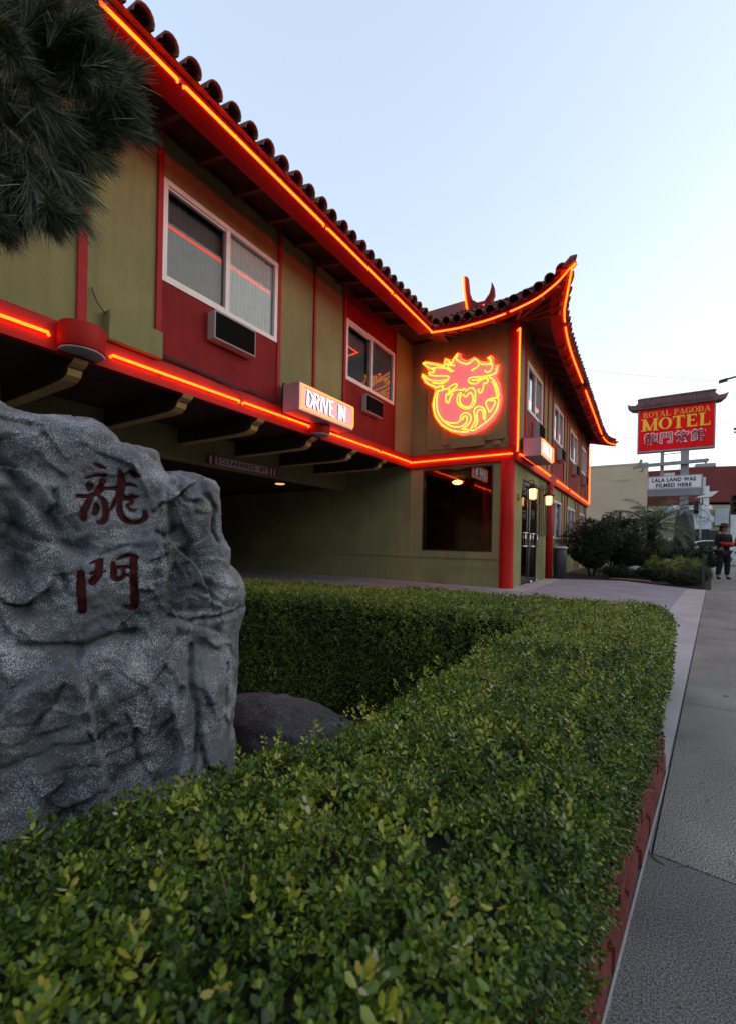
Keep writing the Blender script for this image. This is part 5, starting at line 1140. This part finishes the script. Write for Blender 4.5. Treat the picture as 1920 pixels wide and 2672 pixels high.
# palm
PL = thing('palm_tree', 'short feathery palm with arching fronds between motel and tall sign', 'palm tree', (.05, 17.3, 0))
tr = MB(); tr.tube(cat([(.1,17.0,0),(.09,17.0,.6),(.05,17.0,1.2),(.06,17.0,1.58)],4), [.16,.13,.12,.13,.12,.12,.13,.14,.13,.12,.13,.15,.12], 12); tr.build('trunk', BARK, PL)
PALM = leaf_mat('palm_leaflet', [(0,(.012,.025,.008)),(.5,(.045,.085,.026)),(.85,(.12,.16,.045)),(1,(.12,.13,.05))])
g = random.Random(4); hubp = Vector((.06,17.0,1.62))
for k in range(34):
    az = k*2.399+g.uniform(-.2,.2); el = 1.25-1.5*(k/33)**.8+g.uniform(-.1,.1); Lf = g.uniform(1.35,1.8)
    h = Vector((math.cos(az), math.sin(az), 0)); pts = []
    for i in range(13):
        t = i/12; e = el-1.15*t*t*1.1; pts.append((pts[-1] if pts else hubp) + ((h*math.cos(e)+up*math.sin(e))*Lf/12 if pts else Vector()))
    sp = MB().tube(pts, [.012*(1-.8*i/12) for i in range(13)], 4); tv = [.5]*len(sp.v)
    V = list(sp.v); F4 = [f for f in sp.f if len(f) == 4]
    for i in range(2, 12):
        for q in range(3):
            p = pts[i].lerp(pts[min(i+1,12)], q/3); d = (pts[min(i+1,12)]-pts[i-1]).normalized(); sd_ = d.cross(up).normalized() if abs(d.z) < .98 else h.cross(up)
            l = .30*math.sin(math.pi*(.12+.85*i/12))+.05
            for s_ in (-1, 1):
                v = (sd_*s_*.8 + d*.55 + up*g.uniform(-.25,.15)).normalized(); w = d*.008; e2 = p+v*l-up*l*.25*g.uniform(.5,1.5); m_ = p+v*l*.5-up*l*.04
                b = len(V); V += [tuple(p-w), tuple(p+w), tuple(m_+w*1.3), tuple(m_-w*1.3), tuple(e2+w*.1), tuple(e2-w*.1)]; F4 += [(b,b+1,b+2,b+3),(b+3,b+2,b+4,b+5)]; tv += [.45+g.gauss(0,.16)]*6
    mesh_np('frond', np.array([tuple(v) for v in V]), np.array(F4), PALM, PL, True, np.clip(np.array(tv),0,1))
# low picket fence at the bed's sidewalk edge
FN = thing('picket_fence', 'low dark green picket fence between garden bed and sidewalk', 'fence', (1.2, 13, 0)); FM = mat('dark_green_metal', (.022,.035,.025), .5, .2, 10)
for i in range(46):
    y = 12.95+i*.15; MB().box((sx(y)-.075, y-.008, .0), (sx(y)-.055, y+.008, .78)).build('picket', FM, FN)
for z in (.12, .70): MB().beam((sx(12.9)-.065, 12.9, z), (sx(19.8)-.065, 19.8, z), .022, .03).build('rail', FM, FN)
MB().box((sx(12.9)-.09, 12.86, 0), (sx(12.9)-.04, 12.91, .84)).build('post', FM, FN)
tag(MB().tube(cat([(-.95,14.62,.03),(-.6,14.5,.04),(-.2,14.38,.035),(.05,14.2,.03)],5), .016, 6).build('garden_hose', mat('pale_hose', (.42,.25,.2), .5)), 'pale pinkish hose lying at the driveway edge of the bed', 'hose')
# rock cladding round the sign post foot
rock('post_rock', 'tall bluish grey rock wrapped around the foot of the motel sign post', (1.30, 24.1, 1.2), (.38,.45,1.75), ROCK2, 15, 64, .16)

# ================================================================== PEOPLE
SKIN = mat('skin', (.30,.15,.10), .6, .1, 5); CLO = mat('black_clothing', (.010,.010,.013), .8, .3, 8); HAIRM = mat('dark_hair', (.02,.012,.009), .7, .3, 20); REDC = mat('red_fabric', (.42,.012,.008), .7, .15, 10); SHOE = mat('black_leather', (.012,.011,.011), .4)
def skin_body(name, joints, edges, m, parent, sub_=2):
    me = bpy.data.meshes.new(name); me.from_pydata([j[0] for j in joints], edges, []); o = bpy.data.objects.new(name, me); C.objects.link(o)
    md = o.modifiers.new('Skin', 'SKIN'); md.use_smooth_shade = True
    for v, j in zip(me.skin_vertices[0].data, joints): v.radius = j[1] if isinstance(j[1], tuple) else (j[1], j[1])
    me.skin_vertices[0].data[0].use_root = True
    sm = o.modifiers.new('Sub', 'SUBSURF'); sm.levels = sub_; sm.render_levels = sub_
    bpy.context.view_layer.update(); dg = bpy.context.evaluated_depsgraph_get(); nm = bpy.data.meshes.new_from_object(o.evaluated_get(dg)); bpy.data.objects.remove(o)
    nm.materials.clear(); nm.materials.append(m); nm.name = name; nm.polygons.foreach_set('use_smooth', [True]*len(nm.polygons))
    q = bpy.data.objects.new(name, nm); C.objects.link(q)
    if parent: q.parent = parent; q.matrix_parent_inverse = Matrix.Translation(-Vector(parent.location))
    return q
def person(label, X, Y, fa, H=1.72, hat=True, red='band', group=None):
    t = thing('person', label, 'person', (X, Y, 0), group); k = H/1.72; ca, sa = math.cos(fa), math.sin(fa)
    def P(x, y, z): return (X+(x*ca-y*sa)*k, Y+(x*sa+y*ca)*k, z*k)      # y<0 is forward (towards the camera)
    # body: one continuous skinned surface: pelvis, spine, neck, head, arms to hands, legs to feet
    J = [(P(0,0,.93),(.145,.105)), (P(0,0,1.10),(.135,.10)), (P(0,0,1.28),(.16,.11)), (P(0,0,1.40),(.13,.09)), (P(0,-.005,1.47),.055), (P(0,-.015,1.53),.060), (P(0,-.02,1.60),(.080,.092)), (P(0,-.015,1.67),(.066,.075)),
         (P(.17,0,1.38),.062), (P(.235,.02,1.16),.048), (P(.10,-.17,1.08),.036), (P(.0,-.215,1.09),.026),
         (P(-.17,0,1.38),.062), (P(-.235,.02,1.16),.048), (P(-.10,-.19,1.12),.036), (P(.01,-.235,1.14),.026),
         (P(.09,0,.86),.095), (P(.11,-.02,.48),.062), (P(.125,.01,.10),.042), (P(.13,-.10,.045),.034),
         (P(-.09,0,.86),.095), (P(-.13,-.04,.48),.062), (P(-.17,.0,.10),.042), (P(-.185,-.11,.045),.034)]
    E = [(0,1),(1,2),(2,3),(3,4),(4,5),(5,6),(6,7),(3,8),(8,9),(9,10),(10,11),(3,12),(12,13),(13,14),(14,15),(0,16),(16,17),(17,18),(18,19),(0,20),(20,21),(21,22),(22,23)]
    skin_body('body', J, E, SKIN, t)
    JC = [(P(0,0,.93),(.17,.13)), (P(0,0,1.10),(.155,.12)), (P(0,0,1.28),(.18,.13)), (P(0,0,1.405),(.14,.10)), (P(0,0,1.455),.068),
          (P(.17,0,1.385),.075), (P(.238,.02,1.16),.060), (P(.13,-.13,1.095),.050), (P(-.17,0,1.385),.075), (P(-.238,.02,1.16),.060), (P(-.13,-.14,1.13),.050), (P(0,0,.72),(.19,.15))]
    skin_body('jacket', JC, [(0,1),(1,2),(2,3),(3,4),(3,5),(5,6),(6,7),(3,8),(8,9),(9,10),(0,11)], CLO, t)
    JT = [(P(0,0,.90),(.16,.12)), (P(.09,0,.84),.112), (P(.115,-.02,.48),.085), (P(.125,.01,.13),.070), (P(-.09,0,.84),.112), (P(-.135,-.04,.48),.085), (P(-.17,.0,.13),.070)]
    skin_body('trousers', JT, [(0,1),(1,2),(2,3),(0,4),(4,5),(5,6)], CLO, t)
    for sgn, fx in ((1, .13), (-1, -.18)): skin_body('shoe', [(P(fx,.03,.06),.05), (P(fx,-.06,.045),.045), (P(fx*1.02,-.14,.035),.036)], [(0,1),(1,2)], SHOE, t, 2)
    # face
    f = MB()
    for ex in (-.03, .03): f.lathe([(.0,-.008),(.010,0),(.0,.008)], P(ex,-.102,1.605), 8)
    f.build('eyes', BLACK, t)
    skin_body('nose', [(P(0,-.105,1.60),.010), (P(0,-.122,1.575),.014)], [(0,1)], SKIN, t, 1)
    for ex in (-.082, .082): skin_body('ear', [(P(ex,-.01,1.61),.014), (P(ex,-.005,1.575),.010)], [(0,1)], SKIN, t, 1)
    MB().beam(P(-.022,-.106,1.545), P(.022,-.106,1.545), .01, .008).build('mouth', REDC, t)
    skin_body('hair', [(P(0,.02,1.60),(.088,.09)), (P(0,.015,1.68),(.075,.08)), (P(0,.055,1.52),(.07,.05))], [(0,1),(0,2)], HAIRM, t)
    if hat: MB().lathe([(.17,0),(.172,.008),(.10,.02),(.098,.09),(.08,.115),(.0,.12)], P(0,-.01,1.665), 24).build('hat', mat('brown_hat', (.045,.018,.014), .8), t)
    # hands with five fingers, folded over the waist
    for sg, (hx, hy, hz) in ((1, (.0,-.225,1.09)), (-1, (.02,-.24,1.14))):
        for q in range(5):
            dz = .03-.014*q if q < 4 else .035; L_ = (.055,.065,.060,.048,.040)[q]; dx = -sg*L_ if q < 4 else -sg*.02
            skin_body('finger', [(P(hx,hy,hz+dz),.0095), (P(hx+dx*.6,hy-.012,hz+dz-.004+(.02 if q==4 else 0)),.0085), (P(hx+dx,hy+.004,hz+dz-.01+(.03 if q==4 else 0)),.007)], [(0,1),(1,2)], SKIN, t, 1)
    if red == 'band':
        skin_body('red_sleeve_bundle', [(P(-.21,-.10,1.13),.052), (P(-.10,-.215,1.12),.062), (P(.03,-.25,1.08),.060), (P(.13,-.19,1.07),.045)], [(0,1),(1,2),(2,3)], REDC, t)
    else:
        skin_body('red_sleeve', [(P(-.17,-.01,1.385),.082), (P(-.245,.02,1.16),.068), (P(-.13,-.15,1.13),.058)], [(0,1),(1,2)], REDC, t)
    return t
person('person in black with brown hat and folded arms holding something red at the waist', 1.97, 17.6, .55)
person('person in dark clothes with red sleeves at the right edge of the sidewalk', 2.38, 16.9, .5, 1.66, False, 'sleeve')

# ================================================================== BACKGROUND
BEI = mat('beige_stucco', (.46,.35,.25), .9, .06, .5, .3, 20); RB2 = mat('red_brown_stucco', (.16,.035,.032), .9, .08, .6); CRM = mat('cream_stucco', (.44,.40,.27), .9, .08, .7); PALE = mat('pale_blue_white', (.42,.46,.48), .8, .1, 1)
t = thing('beige_building', 'plain beige stucco building with flat roof beyond the motel', 'building', (-14, 66, 0))
MB().box((-34, 60, -.15), (-.3, 78, 10.75)).build('wall', BEI, t); MB().box((-34.05, 59.95, 10.75), (-.25, 78, 10.95)).build('roof_coping', BEI, t)
a = MB(); a.box((-3.7, 59.96, 9.0), (-1.9, 59.999, 9.04)); a.box((-3.3, 59.96, 8.8), (-2.3, 59.999, 8.83)); a.build('wall_stain', mat('stain', (.36,.29,.21), .9), t)
t = thing('red_building', 'dark red upper storey building with cream shopfronts across the junction', 'building', (8, 62, 0))
p0, p1 = Vector((-.2, 60, 0)), Vector((3.0, 60, 0)); q1 = Vector((16, 72, 0))
MB().box((-.25, 60.4, 5.9), (2.9, 74, 9.95)).build('wall', RB2, t)
MB().prism([(2.92,60,6.15),(14,63,6.15),(14,80,6.15),(2.92,80,6.15)], (0,0,3.95)).build('wall', RB2, t)
MB().prism([(-.25,60.45,-.15),(2.9,60.45,-.15),(14,63.5,-.15),(14,80,-.15),(-.25,80,-.15)], (0,0,6.05)).build('lower_wall', CRM, t)
MB().box((1.1, 60.3, 7.3), (2.3, 60.39, 9.6)).box((1.5,60.3,4.9),(2.6,60.38,5.8)).build('pale_panel', PALE, t)
MB().box((4.2, 60.7, 10.1), (6.0, 62.5, 10.5)).build('roof_unit', GREYP, t)
MB().obox((5.0, 60.35, 8.0), (.22,.05,0), (0,.1,0), (0,0,.20)).build('wall_light', BLACK, t)
for (x0, x1, z0, z1, m_) in ((3.2,4.2,4.0,5.6,WHITE),(4.5,5.3,3.6,5.3,CRM),(6.0,7.2,3.6,5.4,PALE),(5.4,5.8,3.0,5.2,TAN),(7.4,8.6,1.6,5.4,WHITE)): MB().box((x0, 60.1+(.27*(x0-3)), z0), (x1, 60.3+.27*(x0-3), z1)).build('shopfront_panel', m_, t)
MB().prism([(2.2,58.6,5.2),(5.6,58.6,5.2),(5.6,60.2,5.7),(2.2,60.2,5.7)], (0,0,.12)).build('awning', WHITE, t)
MB().box((3.2, 60.2, -.1), (6.3, 60.44, 3.0)).build('dark_gate', mat('gate_grey', (.035,.033,.037), .7), t)
t = thing('shop_sign', 'white shaped sign board with faint round emblem and dark base near the red building', 'sign', (4.2, 50, 0))
sc0 = at(1533, 1172, 1, 50); sc1 = at(1576, 1122, 1, 50); W1 = sc1.x-sc0.x; H1 = sc1.z-sc0.z
poly = [(0,0),(1,0),(1,.30),(1.12,.32),(1.12,.55),(.98,.6),(.86,.82),(.66,1.0),(.34,1.0),(.15,.82),(.02,.6),(-.1,.55),(-.1,.32),(0,.3)]
MB().prism([(sc0.x+u*W1, 50, sc0.z+v*H1) for u, v in poly], (0,.3,0)).build('board', mat('sign_board_white', (.50,.52,.56), .5, .06, 2), t)
MB().tube([(sc0.x+W1*(.5+.33*math.cos(a_)), 49.98, sc0.z+H1*(.52+.33*math.sin(a_))) for a_ in np.linspace(0, 6.28, 25)], .035, 5).build('emblem_ring', mat('faint_pink', (.40,.33,.38), .5), t)
MB().tube([(sc0.x+W1*(.3+.4*i/6), 49.97, sc0.z+H1*(.36+.02*math.sin(i*2))) for i in range(7)], .05, 5).build('lettering_bar', mat('faint_violet', (.30,.27,.36), .5), t)
MB().box((sc0.x+.1*W1, 50.05, -.15), (sc0.x+.9*W1, 50.25, sc0.z)).build('base', BLACK, t)
MB().box((sc0.x+.55*W1, 50.05, sc1.z), (sc0.x+.85*W1, 50.2, sc1.z+1.9)).build('pillar', WHITE, t)
pz = at(1560, 1092, 1, 50); MB().prism([(pz.x-.7,49.9,pz.z-.45),(pz.x+.3,49.9,pz.z+.1),(pz.x+1.0,49.9,pz.z+.12),(pz.x+.5,49.9,pz.z-.35)], (0,.25,0)).build('arrow_top', WHITE, t)
def signal(label, x, y, z, face=0):
    t = thing('traffic_signal', label, 'traffic light', (x, y, -.15), 'traffic signals at the junction')
    MB().box((x-.17, y, z), (x+.17, y+.2, z+1.05)).build('housing', BLACK, t, bevel=.02)
    for i in range(3):
        MB().lathe([(.10,0),(.10,.015)], (x, y-.016, z+.18+.34*i), 14, 'y').build('lens', mat('dark_lens', [(.01,.05,.04),(.06,.03,.005),(.06,.005,.005)][i], .3), t)
        v = MB(); rows = []
        for yy_ in (0, -.2): rows.append([(x+.13*math.cos(math.pi*j/8), y+yy_, z+.18+.34*i+.13*math.sin(math.pi*j/8)) for j in range(9)])
        v.grid(rows, True); v.build('visor', BLACK, t, recalc=False)
    MB().tube([(x+.3, y+.1, -.15), (x+.3, y+.1, z+1.3)], .06, 8).box((x+.16, y+.07, z+.5), (x+.3, y+.13, z+.56)).build('pole', GREYP, t)
p = at(1541, 1139, 1, 44); signal('black traffic signal seen just right of the motel sign post', p.x, 44, p.z)
p = at(1626, 1140, 1, 30); signal('black traffic signal cut by the right edge of the picture', p.x, 30, p.z)
p = at(1598, 843, 1, 26)
t = thing('street_lamp', 'dark lamp arm reaching in from the right edge above the tall red sign', 'street lamp', (p.x+2.2, 26, 0)); PW_ = mat('weathered_wood', (.06,.05,.045), .9, .3, 6)
MB().tube([(p.x+2.2, 26, -.15), (p.x+2.2, 26, 12.5)], .14, 12).build('pole', PW_, t)
MB().tube([(p.x+.05, 26, p.z), (p.x+.3, 26, p.z+.05), (p.x+2.2, 26, p.z+.35)], .045, 8).build('arm', BLACK, t); MB().obox((p.x+.05, 26, p.z-.02), (.16,0,.03), (0,.1,0), (0,0,.06)).build('lamp_head', BLACK, t)
MB().beam((p.x-.0+.5, 26.3, at(1620,948,1,26).z), (p.x+3.6, 26.3, at(1620,946,1,26).z+.1), .1, .1).build('crossarm', PW_, t)
MB().beam((p.x-.0+.5, 26.3, at(1620,955,1,26).z), (p.x+3.6, 26.3, at(1620,953,1,26).z+.1), .08, .06).build('crossarm', PW_, t)
def wire(label, a, b, sag, r=.012):
    a, b = Vector(a), Vector(b); pts = [a.lerp(b, i/16) - up*sag*4*(i/16)*(1-i/16) for i in range(17)]; tag(MB().tube(pts, r, 4).build('overhead_wire', BLACK), label, 'wire', 'overhead wires')
wire('thin overhead wire running from the far eave tip behind the red sign', at(1340, 977, 1, 28), at(1660, 928, 1, 27), .06, .009)
wire('faint overhead wire high above the red sign roof', at(1300, 820, 1, 45), at(1700, 850, 1, 28), .1, .009)
def car(label, x, y, rz, col, L=4.4, Wd=1.75, H=1.48):
    t = thing('parked_car', label, 'car', (x, y, -.0)); ca, sa = math.cos(rz), math.sin(rz)
    def P(u, v, w): return (x+u*ca-v*sa, y+u*sa+v*ca, w)
    pr = [(-.5,.42),(-.5,.62),(-.47,.70),(-.34,.74),(-.29,.76),(-.17,.97),(-.10,1.0),(.12,1.0),(.20,.95),(.33,.74),(.47,.68),(.5,.56),(.5,.36),(.45,.2),(-.45,.2)]
    CP = mat('car_paint', col, .25, .03, 3, coat=.6); n = len(pr); rows = []
    for v, k in ((-.5,.0),(-.46,1),(.46,1),(.5,.0)):
        rows.append([P(u*L*(1 if k else .98), v*Wd*(1 if w_ < .75 else .82), w_*H*(1 if k else (.985))) for u, w_ in pr] )
    mb = MB(); mb.grid([r_+[r_[0]] for r_ in rows]); mb.f += [tuple(range(n)), tuple(range(3*(n+1)+n-1, 3*(n+1)-1, -1))]; mb.sm += [False, False]; mb.build('body', CP, t)
    gm = mat('car_glass', (.02,.03,.035), .08, .1, 3, spec=.8)
    for sd_ in (-1, 1): MB().add([P(u*L, sd_*Wd*.447, w_*H) for u, w_ in ((-.26,.77),(-.165,.94),(.10,.965),(.18,.93),(.29,.76))], [(0,1,2,3,4)] if sd_ < 0 else [(4,3,2,1,0)]).build('side_window', gm, t)
    MB().add([P(.335*L,-.38*Wd,.765*H), P(.335*L,.38*Wd,.765*H), P(.215*L,.36*Wd,.955*H), P(.215*L,-.36*Wd,.955*H)], [(0,1,2,3)]).build('windshield', gm, t)
    MB().add([P(-.305*L,-.38*Wd,.775*H), P(-.305*L,.38*Wd,.775*H), P(-.185*L,.36*Wd,.97*H), P(-.185*L,-.36*Wd,.97*H)], [(3,2,1,0)]).build('rear_window', gm, t)
    for u in (-.31, .31):
        for v in (-.46, .46):
            c_ = P(u*L, v*Wd, .32); ax = Vector((-sa, ca, 0)); e1 = Vector((ca, sa, 0)); w_ = MB(); rr_ = []
            for rad, off in ((.2,-.11),(.31,-.10),(.32,0),(.31,.10),(.2,.11)): rr_.append([Vector(c_)+ax*off+e1*rad*math.cos(2*math.pi*j/20)+up*rad*math.sin(2*math.pi*j/20) for j in range(21)])
            w_.grid(rr_, True); wh = w_.build('wheel', BLACK, t); q = MB(); rr_ = []
            for rad, off in ((.0,-.105),(.2,-.108),(.2,.108),(.0,.105)): rr_.append([Vector(c_)+ax*off+e1*rad*math.cos(2*math.pi*j/20)+up*rad*math.sin(2*math.pi*j/20) for j in range(21)])
            q.grid(rr_, True); sub(q, 'rim', GREYM, wh)
    for v in (-.36, .36): MB().obox(P(.49*L, v*Wd, .60*H), Vector((ca,sa,0))*.03, Vector((-sa,ca,0))*.16, (0,0,.06)).build('headlight', WHITE, t)
    return t
car('white car parked beyond the sign post, half hidden by bushes and the people', 3.4, 33.5, R(180-10), (.55,.58,.60))
car('dark car on the street partly hidden behind the people', 7.6, 36, R(84), (.06,.065,.07))

# ================================================================== ACROSS THE STREET (unseen blocks added outside the frame to shade the motel front)
def block(label, x0, x1, y0, y1, h, m, cat_='building'):
    t = thing('shade_building', label, cat_, (x0, (y0+y1)/2, 0), 'unseen buildings added for shade')
    MB().box((x0, y0, -.15), (x1, y1, h)).build('wall', m, t); MB().box((x0-.12, y0-.1, h), (x1, y1+.1, h+.35)).build('parapet', GREYP, t)
    n = int((y1-y0)/4)
    for i in range(n):
        yy = y0+2+i*(y1-y0-2)/n; MB().box((x0-.05, yy, .6), (x0+.02, yy+1.6, 2.6)).build('window', BLACK, t)
block('unseen grey two storey block added across the street to shade the motel', 24, 36, -70, -8, 9.5, mat('grey_stucco', (.16,.15,.14), .9, .1, 1))
block('unseen brown block added across the street to shade the motel front', 24.5, 38, -6, 26, 8.0, mat('brown_stucco', (.14,.10,.08), .9, .1, 1))
block('unseen tan block added across the street beyond the driveway for shade', 25.5, 40, 28, 70, 9.0, mat('tan_stucco', (.20,.17,.13), .9, .1, 1))

# --- small marks of wear on the concrete: gum spots, a curved crack, a patch
def spot(x, y, r_, seed):
    g = random.Random(seed); return [(x+r_*(1+.3*g.uniform(-1,1))*math.cos(a), y+r_*(1+.3*g.uniform(-1,1))*math.sin(a), .0025) for a in np.linspace(0, 2*math.pi, 11)[:-1]]
g = random.Random(3); GUM = mat('old_gum', (.035,.035,.035), .7, .3, 30)
mb = MB()
for i in range(60):
    y = g.uniform(.6, 14); x = sx(y)+g.uniform(.05, 1.4); mb.add(spot(x, y, g.uniform(.006,.018), i), [tuple(range(10))])
tag(mb.build('gum_spots', GUM, recalc=False), 'dark gum spots trodden into the sidewalk', 'gum spots', kind='stuff')
ck = [at(u, v, 2, 0) for u, v in ((1433,1879),(1440,1893),(1455,1908),(1475,1918),(1500,1922),(1530,1918))]
pts = cat([(p.x, p.y, .0022) for p in ck], 5); mb = MB(); rows = []
for i, p in enumerate(pts):
    w = .0035*math.sin(math.pi*min(1, (i+1)/len(pts)))+.001; rows.append([p+Vector((w, w*.3, 0)), p-Vector((w, w*.3, 0))])
mb.grid(rows); struct(mb.build('sidewalk_crack', GUM, recalc=False))
# twigs and clippings lying on the hedge
mb = MB(); g = random.Random(8)
for i in range(70):
    x, y = g.uniform(-.7, .02), g.uniform(.25, 3.6); a_ = g.uniform(0, 6.28); l = g.uniform(.02, .07); z = HT+.012
    mb.tube([(x, y, z+g.uniform(-.01,.01)), (x+l*math.cos(a_)*.5, y+l*math.sin(a_)*.5, z+.006), (x+l*math.cos(a_), y+l*math.sin(a_), z+g.uniform(-.012,.01))], .0011, 4)
lt_ = mb.build('loose_twigs', mat('dry_twig', (.16,.11,.06), .8), HD); lt_['kind'] = 'stuff'
